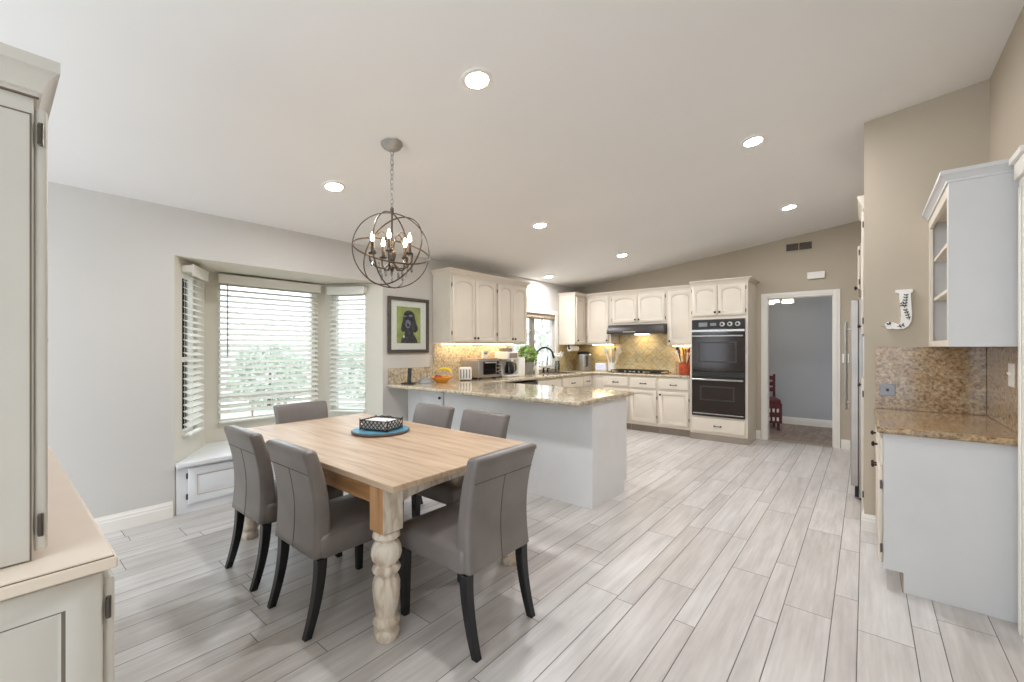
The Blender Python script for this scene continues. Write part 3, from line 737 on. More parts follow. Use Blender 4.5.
m = MB(); m.tube([(-.03, -.004, .03), (-.06, -.03, .018), (-.075, -.035, .03)], .003, 6); m.build('hook', 'canopy', jj)

# pantry cupboard and fridge beyond the alcove wall
pc = thing('pantry_cabinet', 'tall cream pantry cabinet seen edge-on behind the taupe wall end', 'cabinet', (.0, 4.88, 0), -PI / 2)
m = MB(); m.prismx([(0, .11), (0, 2.42), (.60, 2.42), (.60, 0), (.07, 0), (.07, .11)], 0, .635); m.build('carcass', 'cream', pc)
for za, zb in ((.13, 1.10), (1.46, 2.40)):
    o = door_mb(.60, zb - za, A if zb > 2 else 0).build('door', ['cream', 'glaze'], pc, loc=(.018, -.001, za), smooth=30); weld(o)
    knob_mb(.03, -.02, .9 if za < 1 else .08).build('knob', 'bronze', o)
    for hz in (.1, zb - za - .1): hinge_mb(.605, -.006, hz).build('hinge', 'frame', o)
m = MB(); m.box(.03, -.012, 1.12, .60, 0, 1.44); m.build('appliance_front', 'steel', pc, bevel=.003)
prof = [(0, 0), (-.012, 0), (-.014, .02), (-.04, .07), (-.045, .075), (-.045, .10), (0, .10)]
m = MB(); m.loft([[(0, o, 2.42 + z) for o, z in prof], [(.635, o, 2.42 + z) for o, z in prof]]); m.build('crown_molding', 'cream', pc, smooth=30)
fr = thing('refrigerator', 'stainless steel refrigerator seen edge-on beyond the pantry cabinet', 'refrigerator', (-.04, 5.80, 0), -PI / 2)
m = MB(); m.box(0, 0, .02, .90, .63, 1.78); m.build('body', 'grey', fr)
for xa, xb in ((0, .445), (.455, .90)):
    m = MB(); m.box(xa, -.06, .12, xb, -.002, 1.78); d = m.build('door', 'grey', fr, bevel=.008)
    hx = xb - .05 if xa == 0 else xa + .05
    m = MB(); m.tube([(hx, -.105, .75), (hx, -.105, 1.6)], .012, 10)
    for zz in (.82, 1.53): m.tube([(hx, -.105, zz), (hx, -.058, zz)], .009, 8)
    m.build('handle', 'steel', d)
m = MB(); m.box(.02, .0, .0, .88, .5, .02); m.box(.02, -.03, .02, .88, -.002, .11); m.build('base_grille', 'blackm', fr)
cabinet('wall_cabinet', 'cream cabinet above the refrigerator, seen edge-on', (-.03, 5.80, 1.86), -PI / 2, .90, .62, .42, [('door', .02, .02, .44, .40, dict(hinge='l')), ('door', .46, .02, .88, .40, dict(hinge='r'))])

# ------------------------------------------------------------------ back wall fittings
vt = thing('air_vent', 'beige louvred air return grille high on the back wall', 'vent', (-.89, YB - .001, 2.705), 0)
m = MB(); cells(m, [0, .02, .165, .175, .32, .34], [0, .02, .12, .14], [(.02, .165, .02, .12), (.175, .32, .02, .12)], -.012, 0, 'y'); m.build('vent_frame', 'wall', vt, bevel=.002)
m = MB()
for k in range(8):
    m.x = T(0, -.006, .028 + k * .012) @ Rx(.6); m.box(.02, -.005, -.0008, .32, .005, .0008)
m.build('louvres', 'toe', vt, smooth=0)
m = MB(); m.box(.02, -.002, .02, .32, -.001, .12); m.build('backing', 'blackm', vt)
ch = thing('door_chime', 'white door chime box on the wall above the doorway', 'chime', (-.62, YB - .001, 2.30), 0)
m = MB(); m.box(0, -.05, 0, .2, 0, .095); m.build('chime_body', 'trim', ch, bevel=.006)
m = MB()
for k in range(5): m.box(.03 + k * .032, -.053, .02, .042 + k * .032, -.05, .075)
m.build('slots', 'trim', ch)
s2 = thing('light_switch', 'white light switch plate on the back wall right of the doorway', 'light switch', (-.2, YB - .001, 1.21), 0)
m = MB(); m.box(-.037, -.006, -.06, .037, 0, .06); m.build('cover_plate', 'plastic', s2, bevel=.002)
m = MB(); m.box(-.016, -.01, -.033, .016, -.006, .033); m.build('rocker', 'plastic', s2, bevel=.001)

# hall: chair with burgundy cover, hanging lamp
hc = thing('side_chair', 'chair with patterned burgundy cloth in the hall beyond the doorway', 'chair', (-1.33, 8.3, -.002), .3)
for sx in (-.19, .19):
    for sy in (-.19, .19):
        m = MB(); m.box(sx - .018, sy - .018, 0, sx + .018, sy + .018, .44 if sy < 0 else .9); m.build('leg', 'red', hc, bevel=.003)
m = MB(); m.loft([rrect(0, 0, .22, .22, .03, .44), rrect(0, 0, .23, .23, .04, .46), rrect(0, 0, .22, .22, .04, .50), rrect(0, 0, .17, .17, .04, .51)]); m.build('seat', 'red', hc)
m = MB()
for zz in (.60, .70, .80): m.box(-.17, .178, zz, .17, .2, zz + .07)
m.build('back_slats', 'red', hc, bevel=.004)
m = MB(); m.box(-.22, -.235, .12, .235, -.231, .44); m.box(.231, -.235, .15, .235, .2, .44)
for k in range(14): m.box(-.2 + (k % 7) * .06, -.239, .16 + (k // 7) * .14, -.17 + (k % 7) * .06, -.2351, .22 + (k // 7) * .14, 1)
for k in range(14): m.box(.2351, -.2 + (k % 7) * .055, .18 + (k // 7) * .14, .239, -.175 + (k % 7) * .055, .24 + (k // 7) * .14, 1)
m.build('seat_skirt', ['red', 'paper'], hc, smooth=0)
hl = thing('hanging_lamp', 'white glass hanging lamp glimpsed at the top of the doorway', 'lamp', (-1.12, 8.2, 2.6), 0)
m = MB(); m.lathe([(.05, -.02), (.05, 0)], 16); m.tube([(0, 0, -.02), (0, 0, -.42)], .008, 8); m.build('rod', 'bronze', hl)
for k in range(3):
    a = k * 2 * PI / 3 + .4
    m = MB(); m.tube([(0, 0, -.40), (.09 * math.cos(a), .09 * math.sin(a), -.44), (.16 * math.cos(a), .16 * math.sin(a), -.40)], .008, 6); ar = m.build('arm', 'bronze', hl)
    m = MB(); m.lathe([(.03, -.40), (.05, -.42), (.075, -.47), (.085, -.52), (.08, -.52), (.045, -.43), (.02, -.41)], 16, (.16 * math.cos(a), .16 * math.sin(a), 0)); m.build('glass_shade', 'shade', ar)

# ------------------------------------------------------------------ window seat
ws = thing('window_bench', 'white built-in bench with panel doors below the bay window', 'bench', (XW, BAY0 + .012, 0), PI / 2)
wb = BAY1 - BAY0 - .024
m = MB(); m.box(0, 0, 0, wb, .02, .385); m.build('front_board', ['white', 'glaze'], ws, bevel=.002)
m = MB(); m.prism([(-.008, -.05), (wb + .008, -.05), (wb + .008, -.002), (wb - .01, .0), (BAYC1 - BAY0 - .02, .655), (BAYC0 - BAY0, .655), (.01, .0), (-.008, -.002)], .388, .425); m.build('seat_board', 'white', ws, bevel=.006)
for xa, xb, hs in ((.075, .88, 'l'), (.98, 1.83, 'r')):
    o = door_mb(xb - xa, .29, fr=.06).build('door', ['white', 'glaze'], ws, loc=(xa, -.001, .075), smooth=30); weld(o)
    for hz in (.06, .23): hinge_mb(-.006 if hs == 'l' else xb - xa + .006, -.004, hz).build('hinge', 'frame', o)

# ------------------------------------------------------------------ hutch at the left
HX, HY = -1.31, .162
hu = thing('hutch', 'tall cream hutch with panelled base at the left edge', 'hutch', (HX, HY, 0), PI)
hw_, hd = 1.7, .58
m = MB(); m.prismx([(0, .09), (0, .865), (hd, .865), (hd, 0), (.06, 0), (.06, .09)], .018, hw_); m.build('base_carcass', 'hutchw', hu)
# raised side panel on the base (faces +X)
o = door_mb(hd, .77, fr=.058).build('side_panel', ['hutchw', 'hutchglaze'], hu, loc=(.019, 0, .09), rz=0, smooth=30); weld(o)
o.rotation_euler = (0, 0, -PI / 2); o.location = (.018, hd, .09)
for k in range(3):
    xa = .01 + k * .56
    o = door_mb(.55, .73).build('door', ['hutchw', 'hutchglaze'], hu, loc=(xa, -.001, .11), smooth=30); weld(o)
    knob_mb(.5 if k == 0 else .05, -.02, .66).build('knob', 'bronze', o)
    for hz in (.09, .665): hinge_mb(-.004 if k != 1 else .554, -.004, hz).build('hinge', 'frame', o)
m = MB(); m.box(-.02, -.022, .868, hw_, hd, .893); m.box(-.014, -.016, .893, hw_, hd, .90); m.build('counter', ['hutchtop'], hu, bevel=.006)
m = MB(); m.box(-.0145, -.0165, .8915, hw_, hd, .8945); m.build('counter_bead', 'hutchglaze', hu, smooth=0)
uo = .07; ud0 = .10
m = MB(); m.box(uo, ud0, .903, hw_, hd, 1.895); m.build('upper_carcass', 'hutchw', hu, bevel=.002)
m = MB(); m.box(uo - .001, ud0 + .003, .903, uo, ud0 + .006, 1.86); m.box(uo - .001, ud0 + .006, 1.857, uo, hd, 1.86); m.build('side_groove', 'hutchglaze', hu, smooth=0)
for k in range(3):
    xa = uo + .005 + k * .53
    o = door_mb(.525, .955, A).build('door', ['hutchw', 'hutchglaze'], hu, loc=(xa, ud0 - .001, .92), smooth=30); weld(o)
    knob_mb(.49 if k == 0 else .03, -.02, .46).build('knob', 'bronze', o)
    for hz in (.055, .90): hinge_mb(-.006 if k != 1 else .531, -.004, hz).build('hinge', 'frame', o)
prof = [(0, 0), (-.006, 0), (-.006, .008), (-.012, .012), (-.012, .02), (-.022, .04), (-.032, .052), (-.037, .054), (-.037, .078), (0, .078)]
m = MB(); rA = [(uo + o, ud0 + o, 1.895 + z) for o, z in prof]; rB = [(hw_, ud0 + o, 1.895 + z) for o, z in prof]
m.loft([rA, rB]); m.loft([rA, [(uo + o, hd, 1.895 + z) for o, z in prof]]); m.box(uo, ud0, 1.895, hw_, hd, 1.968); m.build('crown_molding', 'hutchw', hu, smooth=30)
m = MB(); m.box(uo - .0075, ud0 - .0075, 1.894, uo, hd, 1.8965); m.build('crown_bead', 'hutchglaze', hu, smooth=0)

# ------------------------------------------------------------------ dining table
TC = (-2.57, 1.64); TZ = .755; TL, TW = 1.98, 1.06
tb = thing('dining_table', 'bleached pine farmhouse table on thick turned whitewashed legs', 'table', (TC[0], TC[1], 0), 0)
m = MB(); m.box(-TL / 2 + .0, -TW / 2, TZ - .03, TL / 2, TW / 2, TZ); m.build('tabletop', 'oak', tb, bevel=.004)
lx, ly = TL / 2 - .155, TW / 2 - .075
m = MB(); m.box(-lx + .056, -ly - .03, TZ - .135, lx - .056, -ly - .006, TZ - .031); m.build('apron', 'pineh', tb, bevel=.002)
m = MB(); m.box(-lx + .056, ly + .006, TZ - .135, lx - .056, ly + .03, TZ - .031); m.build('apron', 'pineh', tb, bevel=.002)
for s in (-1, 1):
    m = MB(); ya, yb = -ly + .056, ly - .056
    n = 12; top = [(ya + (yb - ya) * i / n) for i in range(n + 1)]
    out = [(ya, TZ - .031), (yb, TZ - .031)] + [(y, TZ - .135 + .035 * math.sin(PI * (y - ya) / (yb - ya)) ** .5) for y in reversed(top)]
    m.prismx(out, s * (lx + .03), s * (lx + .006)); m.build('apron', 'wash', tb)
prof = [(.03, .507), (.055, .503), (.062, .492), (.064, .478), (.05, .466), (.046, .458), (.058, .448), (.068, .425), (.071, .40), (.066, .375), (.05, .357), (.047, .35),
        (.06, .342), (.066, .328), (.06, .314), (.049, .306), (.047, .296), (.056, .286), (.063, .26), (.063, .225), (.058, .18), (.05, .13), (.045, .108), (.047, .102),
        (.060, .094), (.063, .082), (.058, .068), (.046, .06), (.046, .054), (.057, .046), (.061, .03), (.056, .012), (.050, 0)]
for sx in (-1, 1):
    for sy in (-1, 1):
        m = MB(); m.lathe(prof, 28, (sx * lx, sy * ly, 0)); lg = m.build('leg', 'wash', tb, smooth=50)
        m = MB(); m.box(sx * lx - .055, sy * ly - .055, .507, sx * lx + .055, sy * ly + .055, TZ - .031)
        bl = m.build('leg_block', ['wash', 'pine'], lg, bevel=.004)
        for p in bl.data.polygons:
            if abs(p.normal.y) > .9: p.material_index = 1
m = MB(); m.box(lx + .0295, -.14, TZ - .07, lx + .033, .12, TZ - .05); m.build('drawer_slot', 'blackm', tb)

# round board with a wire napkin holder
bd = thing('serving_board', 'round blue wooden board lying on the dining table', 'board', (-2.665, 1.775, TZ + .001), .2)
m = MB(); m.lathe([(.19, 0), (.198, .004), (.2, .014), (.196, .018)], 48); m.build('rim', 'blueedge', bd)
m = MB(); m.lathe([(.192, .0185), (.192, .021), (.185, .022)], 48); m.build('top_disc', 'blue', bd)
nh = thing('napkin_holder', 'black wire lattice napkin basket on the blue board', 'napkin holder', (-2.645, 1.765, TZ + .024), math.radians(18))
hx, hy, hz = .115, .085, .07
m = MB()
for zz in (.01, hz): m.tube([(-hx, -hy, zz), (hx, -hy, zz), (hx, hy, zz), (-hx, hy, zz)], .0035, 6, True)
for sx in (-1, 1):
    for sy in (-1, 1): m.tube([(sx * hx, sy * hy, 0), (sx * hx, sy * hy, hz + .012)], .004, 6)
def lattice(ax, fixed, h):
    n = 7 if h == hx else 5
    for k in range(-2, n + 1):
        for d in (1, -1):
            a = -h + (2 * h) * k / n; e = a + d * (hz - .01)
            p0, p1 = a, e
            z0_, z1_ = .01, hz
            lo, hi = -h, h
            def clip(p, q, z0, z1):
                if p < lo and q <= lo or p > hi and q >= hi: return None
                for _ in range(2):
                    if p < lo or p > hi:
                        t_ = ((lo if p < lo else hi) - p) / (q - p); p, z0 = p + (q - p) * t_, z0 + (z1 - z0) * t_
                    if q < lo or q > hi:
                        t_ = ((lo if q < lo else hi) - p) / (q - p); q, z1 = p + (q - p) * t_, z0 + (z1 - z0) * t_
                return p, q, z0, z1
            r_ = clip(p0, p1, z0_, z1_)
            if not r_: continue
            if ax == 'x': m.tube([(r_[0], fixed, r_[2]), (r_[1], fixed, r_[3])], .003, 5)
            else: m.tube([(fixed, r_[0], r_[2]), (fixed, r_[1], r_[3])], .003, 5)
for s in (-1, 1): lattice('x', s * hy, hx); lattice('y', s * hx, hy)
m.build('wire_basket', 'blackm', nh)
m = MB(); m.tube([(-.02, hy, hz), (-.02, .03, hz + .02), (.0, -.03, hz + .022), (.03, -.03, hz + .022), (.045, .03, hz + .02), (.045, hy, hz)], .004, 6); m.build('weight_arm', 'bronze', nh)
m = MB()
for k in range(5): m.box(-.105 + .002 * (k % 2), -.075, .004 + k * .0125, .103 + .002 * (k % 2), .075, .0155 + k * .0125)
o = m.build('napkin_stack', 'paper', bevel=.003, loc=(-2.645, 1.765, TZ + .024), rz=math.radians(18)); tag(o, 'stack of white paper napkins inside the black wire basket', 'napkins')

# ------------------------------------------------------------------ chairs
def make_chair():
    root = thing('dining_chair', '', 'chair', (0, 0, 0), 0, 'taupe leather parsons chairs around the dining table')
    m = MB(); m.loft([rrect(0, .03, .222, .235, .03, .355), rrect(0, .03, .23, .243, .035, .37), rrect(0, .03, .232, .245, .04, .445), rrect(0, .03, .226, .239, .04, .463), rrect(0, .03, .20, .215, .04, .473), rrect(0, .03, .12, .13, .04, .478)])
    m.build('seat', 'leather', root, smooth=60)
    def yc(t): return -.195 + .015 * math.sin(t * PI) - .055 * t ** 2.2
    rings = []
    N = 14
    for i in range(N + 1):
        t = i / N; z = .365 + t * .495; hw = .222 - .006 * math.sin(t * PI); hy = .043 - .008 * t
        rings.append(rrect(0, yc(t), hw, hy, .022, z))
    for dz, sh in ((.008, .004), (.014, .012), (.017, .024)):
        rings.append(rrect(0, yc(1) - dz * .1, .222 - sh, .035 - sh, max(.004, .022 - sh * .6), .86 + dz))
    rings = [rrect(0, yc(0), .212, .035, .02, .357)] + rings
    m = MB(); m.loft(rings); bk = m.build('backrest', 'leather', root, smooth=60)
    m = MB()
    t1 = .80; zz = .365 + t1 * .495; hy = .043 - .008 * t1
    m.tube([(-.205, yc(t1) - hy - .0003, zz), (.205, yc(t1) - hy - .0003, zz)], .0016, 5)
    m.tube([(.0, yc(t) - (.043 - .008 * t) - .0003, .365 + t * .495) for t in [i / 10 * t1 for i in range(11)]], .0016, 5)
    m.build('stitching', 'seam', bk)
    for s in (-1, 1):
        m = MB(); x = s * .197
        m.loft([[(x + a * h, .245 + b_ * h, z) for a, b_ in ((-1, -1), (1, -1), (1, 1), (-1, 1))] for z, h in ((0, .017), (.2, .021), (.356, .024))]); m.build('leg', 'leg', root, bevel=.003)
        m = MB()
        rr = []
        for k in range(9):
            z = .356 * k / 8; u = 1 - k / 8; h = .017 + .007 * (k / 8); y = -.195 - .065 * u ** 1.9
            rr.append([(x + a * h, y + b_ * h, z) for a, b_ in ((-1, -1), (1, -1), (1, 1), (-1, 1))])
        m.loft(rr); m.build('leg', 'leg', root, bevel=.003)
    return root
proto = make_chair()
spots = [(-2.84, 1.20, 0.0, 'taupe leather dining chair nearest the hutch, on the near long side of the table'),
         (-2.205, 1.20, 0.0, 'taupe leather dining chair beside the near turned table leg, back to the viewer'),
         (-1.565, 1.545, PI / 2, 'taupe leather dining chair alone at the right end of the table'),
         (-3.55, 1.73, -PI / 2, 'taupe leather dining chair at the window end of the table, before the bay'),
         (-2.78, 2.12, PI, 'taupe leather dining chair on the peninsula side, before the small white door'),
         (-2.20, 2.12, PI, 'taupe leather dining chair on the peninsula side, right of its twin')]
for i, (x, y, a, lab) in enumerate(spots):
    o = proto if i == 0 else copy_tree(proto)
    o.location = (x, y, 0); o.rotation_euler = (0, 0, a); o['label'] = lab

# ------------------------------------------------------------------ lamps
CX, CY, CZ, CR = -2.44, 1.71, 2.005, .25
cd = thing('chandelier', 'round bronze orb chandelier with candle bulbs and crystals above the table', 'chandelier', (CX, CY, 0), 0)
m = MB(); m.x = T(0, 0, ceil_z(CX) - .002) @ Ry(-CT); m.lathe([(.07, 0), (.07, -.008), (.055, -.028), (.02, -.04), (.006, -.045)], 24); m.build('canopy', 'canopy', cd)
m = MB(); zt, zb = ceil_z(CX) - .045, CZ + CR + .03; n = 12; st = (zt - zb) / n
for k in range(n):
    zc = zt - (k + .5) * st
    pts = []
    for i in range(16):
        a = 2 * PI * i / 16; u, v = .011 * math.cos(a), (st / 2 + .006) * math.sin(a)
        pts.append((u, 0, zc + v) if k % 2 else (0, u, zc + v))
    m.tube(pts, .0028, 6, True)
m.build('chain', 'canopy', cd)
m = MB(); m.lathe([(.004, CR + .04), (.012, CR + .03), (.012, CR), (.006, CR - .01), (.006, .02), (.02, .0), (.028, -.03), (.02, -.06), (.012, -.09), (.022, -.11), (.012, -.13), (.003, -.16)], 12, (0, 0, CZ)); m.build('stem', 'chand', cd)
for rot in (Rz(.963) @ Rx(.5) @ Ry(.14), Rz(1.1) @ Rx(PI / 2), Rz(2.05) @ Rx(PI / 2), Rz(.2) @ Rx(PI / 2 - .3)):
    m = MB(); m.x = T(0, 0, CZ)
    x_ = rot; seg_ = 64
    ro, h_ = CR, .0048
    rings = []
    for i in range(seg_):
        a = 2 * PI * i / seg_; ca, sa = math.cos(a), math.sin(a)
        rings.append([tuple(x_ @ Vector((ro * r_ * ca, ro * r_ * sa, zz))) for r_, zz in ((1, -h_), (1.012, 0), (1, h_), (.985, h_), (.985, -h_))])
    m.loft(rings, closed=True); m.build('orb_ring', 'chand', cd, smooth=40)
for k in range(5):
    a = .5 + k * 2 * PI / 5; ca, sa = math.cos(a), math.sin(a)
    m = MB(); P_ = lambda r_, z: (r_ * ca, r_ * sa, CZ + z)
    m.tube([P_(.015, -.09), P_(.05, -.125), P_(.10, -.12), P_(.14, -.08), P_(.145, -.03), P_(.125, -.005), P_(.105, -.02)], [.006] * 7, 6)
    m.tube([P_(.012, .02), P_(.03, .09), P_(.065, .12), P_(.09, .10), P_(.085, .07), P_(.065, .075)], .004, 6)
    m.lathe([(.02, -.035), (.026, -.028), (.008, -.024)], 12, (.125 * ca, .125 * sa, CZ)); ar = m.build('arm', 'chand', cd)
    m = MB(); m.lathe([(.011, -.024), (.011, .045), (.009, .047)], 12, (.125 * ca, .125 * sa, CZ)); m.build('candle_sleeve', 'chand', ar)
    m = MB(); m.lathe([(.006, .047), (.011, .058), (.0125, .07), (.009, .09), (.003, .106), (.001, .11)], 12, (.125 * ca, .125 * sa, CZ)); m.build('bulb', 'bulb', ar)
for k in range(20):
    m = MB()
    a = k * 2 * PI / 10; r_ = .135 if k < 10 else .07; z_ = CZ - .06 if k < 10 else CZ - .13
    z_ -= .02 * (k % 3)
    m.loft([[(r_ * math.cos(a) + q * math.cos(j * PI / 3), r_ * math.sin(a) + q * math.sin(j * PI / 3), z_ + zz) for j in range(6)] for q, zz in ((.001, 0), (.007, -.012), (.009, -.022), (.001, -.04))])
    m.build('crystal_drop', 'crystal', cd, smooth=0)

LG = [(-1.631, 1.687), (-.663, 3.718), (-3.211, 1.717), (-2.72, 3.792), (-.662, 5.729), (-2.702, 5.785), (-4.02, 5.848)]
LL = ['recessed round ceiling light nearest the viewer, right of the chandelier', 'recessed round ceiling light before the taupe wall end, second nearest at right',
      'recessed round ceiling light left of the chandelier chain', 'recessed round ceiling light above the middle of the peninsula',
      'recessed round ceiling light nearest the air return grille', 'recessed round ceiling light in front of the range hood', 'recessed round ceiling light above the kitchen sink']
for i, (x, y) in enumerate(LG):
    o = thing('recessed_light', LL[i], 'ceiling light', (x, y, ceil_z(x) - .001), 0, 'recessed ceiling lights')
    o.rotation_euler = (0, -CT, 0)
    m = MB()
    rings = [[(r_ * math.cos(2 * PI * k / 32), r_ * math.sin(2 * PI * k / 32), z) for k in range(32)] for r_, z in ((.085, 0), (.085, -.006), (.062, -.009), (.06, -.004), (.06, 0))]
    m.loft(rings, closed=True); m.build('trim_ring', 'trim', o)
    m = MB(); m.lathe([(.0595, -.001), (.0595, -.0055), (.05, -.0065)], 32); m.build('lens', 'lens', o)
# warm strips below the wall cabinets
for lab, bx in (('warm light strip under the wall cabinet above the toaster oven', (XW + .10, 3.70, XW + .13, 4.44)), ('warm light strip under the wall cabinet above the coffee maker', (XW + .10, 4.50, XW + .13, 5.10)),
                ('warm light strip under the wall cabinet left of the range hood', (-3.90, YB - .14, -3.50, YB - .11)), ('warm light strip under the wall cabinet beside the double oven', (-2.43, YB - .14, -2.06, YB - .11))):
    z = 1.396 if bx[0] < -2.5 or bx[1] < 6 else 1.376
    m = MB(); m.box(bx[0], bx[1], z, bx[2], bx[3], z + .008); o = m.build('light_strip', 'strip', bevel=.001); tag(o, lab, 'light strip', 'warm light strips under the wall cabinets')

# ------------------------------------------------------------------ portrait
pf = thing('framed_picture', 'framed portrait of a black curly dog on lime green, on the left wall', 'picture', (XW + .002, 2.94, 1.29), PI / 2)
pw, phh = .60, .665
m = MB(); cells(m, [0, .038, pw - .038, pw], [0, .038, phh - .038, phh], [(.038, pw - .038, .038, phh - .038)], -.028, 0, 'y'); m.build('frame', 'frame', pf, bevel=.004)
m = MB(); m.box(.037, -.008, .037, pw - .037, -.001, phh - .037); m.build('mat_board', 'paper', pf, smooth=0)
m = MB(); m.box(.125, -.0095, .115, pw - .125, -.0082, phh - .11); pr_ = m.build('print', 'lime', pf, smooth=0)
def blob(pts, y0, y1, mat, nm):
    m = MB(); m.prismy(pts, y0, y1); return m.build(nm, mat, pr_, smooth=0)
blob([(.18, .117), (.43, .117), (.425, .15), (.40, .19), (.37, .23), (.36, .27), (.24, .27), (.235, .22), (.20, .18)], -.0105, -.0096, 'dog', 'dog_body')
hd_ = [(.20, .25), (.185, .28), (.19, .33), (.21, .38), (.215, .44), (.23, .48), (.27, .51), (.31, .515), (.35, .50), (.38, .47), (.39, .42), (.41, .36), (.435, .31), (.43, .27), (.39, .245), (.34, .26), (.30, .245), (.25, .26)]
blob(hd_, -.0115, -.0106, 'dog', 'dog_head')
blob([(.285 + .04 * math.cos(a), .35 + .05 * math.sin(a)) for a in [i * PI / 8 for i in range(16)]], -.0122, -.0116, 'doglight', 'dog_muzzle')
blob([(.285 + .016 * math.cos(a), .335 + .022 * math.sin(a)) for a in [i * PI / 8 for i in range(16)]], -.0128, -.0123, 'ink', 'dog_nose')
blob([(.24 + .03 * math.cos(a), .44 + .012 * math.sin(a)) for a in [i * PI / 6 for i in range(12)]], -.0122, -.0116, 'doglight', 'dog_brow')
blob([(.33 + .03 * math.cos(a), .45 + .012 * math.sin(a)) for a in [i * PI / 6 for i in range(12)]], -.0122, -.0116, 'doglight', 'dog_brow')
blob([(.225 + .014 * math.cos(a), .195 + .018 * math.sin(a)) for a in [i * PI / 6 for i in range(12)]], -.0111, -.0106, 'paper', 'dog_tag')
m = MB(); m.box(.038, -.0145, .038, pw - .038, -.0135, phh - .038); m.build('glazing', 'glass', pf, smooth=0)

# ------------------------------------------------------------------ worktop things
CTZ = .931
# black tray with bits and a small upright stand
st_ = thing('phone_stand', 'small black upright phone cradle at the left end of the peninsula worktop', 'phone stand', (-4.10, 3.10, CTZ), .6)
m = MB(); m.box(-.07, -.06, 0, .07, .06, .014); m.build('base', 'blackm', st_, bevel=.004)
m = MB(); m.x = T(0, .02, .014) @ Rx(-.15); m.box(-.022, -.012, 0, .022, .012, .17); m.build('handset', 'blackm', st_, bevel=.006)
pp = MB(); rnd = random.Random(5)
pts = []
for i in range(9):
    a = 2 * PI * i / 9; pts.append((.09 * math.cos(a) * (1 + .3 * rnd.random()), .07 * math.sin(a) * (1 + .3 * rnd.random()), .004))
pp.loft([pts, [(p[0] * .8, p[1] * .8, .03 + .03 * rnd.random()) for p in pts], [(p[0] * .4, p[1] * .4, .05 + .03 * rnd.random()) for p in pts]])
o = pp.build('crumpled_cloth', 'pot', smooth=0, loc=(-4.05, 3.30, CTZ - .003)); tag(o, 'crumpled grey cloth lying beside the black phone cradle', 'cloth')
bw = MB(); bw.lathe([(.06, 0), (.065, .006), (.10, .03), (.135, .06), (.14, .066), (.132, .062), (.09, .03), (.04, .014), (.001, .012)], 32)
o = bw.build('fruit_bowl', 'orange', loc=(-3.98, 3.50, CTZ)); tag(o, 'shallow orange fruit bowl on the peninsula worktop', 'bowl')
bb = thing('banana_bunch', 'bunch of yellow bananas lying in the orange bowl', 'bananas', (-3.985, 3.54, CTZ + .078), PI / 4)
for i in range(4):
    m = MB(); n = 10; R_ = .10; w_ = (i - 1.5) * .42
    pts = []
    for k in range(n + 1):
        t_ = k / n; a_ = PI * (.12 + .80 * t_)
        px_, pz_ = -R_ * math.cos(a_), R_ * math.sin(a_) * .75
        sp = math.sin(PI * min(1, t_ * 1.1) * .5)
        pts.append((px_, w_ * .085 * sp, pz_ + .012))
    m.tube(pts[::-1], [.004, .009, .014, .016, .017, .017, .016, .014, .010, .006, .005], 8); m.build('banana', 'banana', bb)
m = MB(); m.lathe([(.008, 0), (.006, .02)], 8, (-.095, 0, .03)); m.build('stem', 'bark', bb)
for i, (dx, dy) in enumerate(((-.05, -.03), (.03, -.055))):
    m = MB(); m.sphere((0, 0, 0), .034, 14); o = m.build('peach', 'gravy', loc=(-3.98 + dx, 3.50 + dy, CTZ + .058)); tag(o, 'red-orange peach in the orange bowl under the bananas', 'fruit', 'peaches in the orange bowl')
# toaster
to = thing('toaster', 'small white slotted toaster left of the grey toaster oven', 'toaster', (-4.0, 3.80, CTZ), PI / 4)
m = MB(); m.loft([rrect(.085, .08, .075, .072, .02, .012), rrect(.085, .08, .082, .08, .025, .03), rrect(.085, .08, .082, .08, .025, .15), rrect(.085, .08, .07, .07, .025, .168)]); m.build('body', 'plastic', to)
for k in range(4):
    m = MB(); m.box(.018 + k * .037, -.004, .03, .038 + k * .037, .002, .145); m.build('slot', 'pot', to, bevel=.003)
m = MB(); m.box(.02, .02, 0, .15, .14, .012); m.build('base', 'blackm', to)
# toaster oven
te = thing('toaster_oven', 'grey countertop toaster oven with dark glass door and side dials', 'toaster oven', (-3.91, 4.08, CTZ), PI / 2)
m = MB(); m.box(0, 0, .02, .41, .34, .26); m.build('body', 'grey', te, bevel=.012)
m = MB(); m.box(.08, -.014, .06, .32, 0, .235); d = m.build('door', 'black', te, bevel=.004)
m = MB(); m.tube([(.09, -.035, .22), (.31, -.035, .22)], .007, 8); m.box(.095, -.035, .215, .105, -.014, .225); m.box(.295, -.035, .215, .305, -.014, .225); m.build('handle', 'steel', d)
for k in range(4):
    m = MB(); m.x = T(.365, 0, .07 + k * .05) @ Rx(PI / 2); m.lathe([(.02, 0), (.018, .018), (.002, .02)], 14); m.build('dial', 'blackm', te)
for sx in (.04, .37):
    for sy in (.04, .32):
        m = MB(); m.lathe([(.016, 0), (.014, .021)], 10, (sx, sy, 0)); m.build('foot', 'blackm', te)
m = MB(); m.box(.0, .01, 0, .40, .32, .014); o = m.build('cutting_board', 'oak', bevel=.004, loc=(-3.92, 4.085, CTZ + .2615), rz=PI / 2); tag(o, 'thin pale board lying on top of the toaster oven', 'board')
m = MB(); m.box(0, 0, 0, .10, .03, .105); cdv = m.build('recipe_card', 'plastic', bevel=.002, loc=(-4.1, 4.365, CTZ + .2765), rz=PI / 2); tag(cdv, 'small white box standing on the board over the toaster oven', 'box')
m = MB(); m.box(.02, -.001, .05, .08, .0, .075); m.build('printed_panel', 'greyplate', cdv)
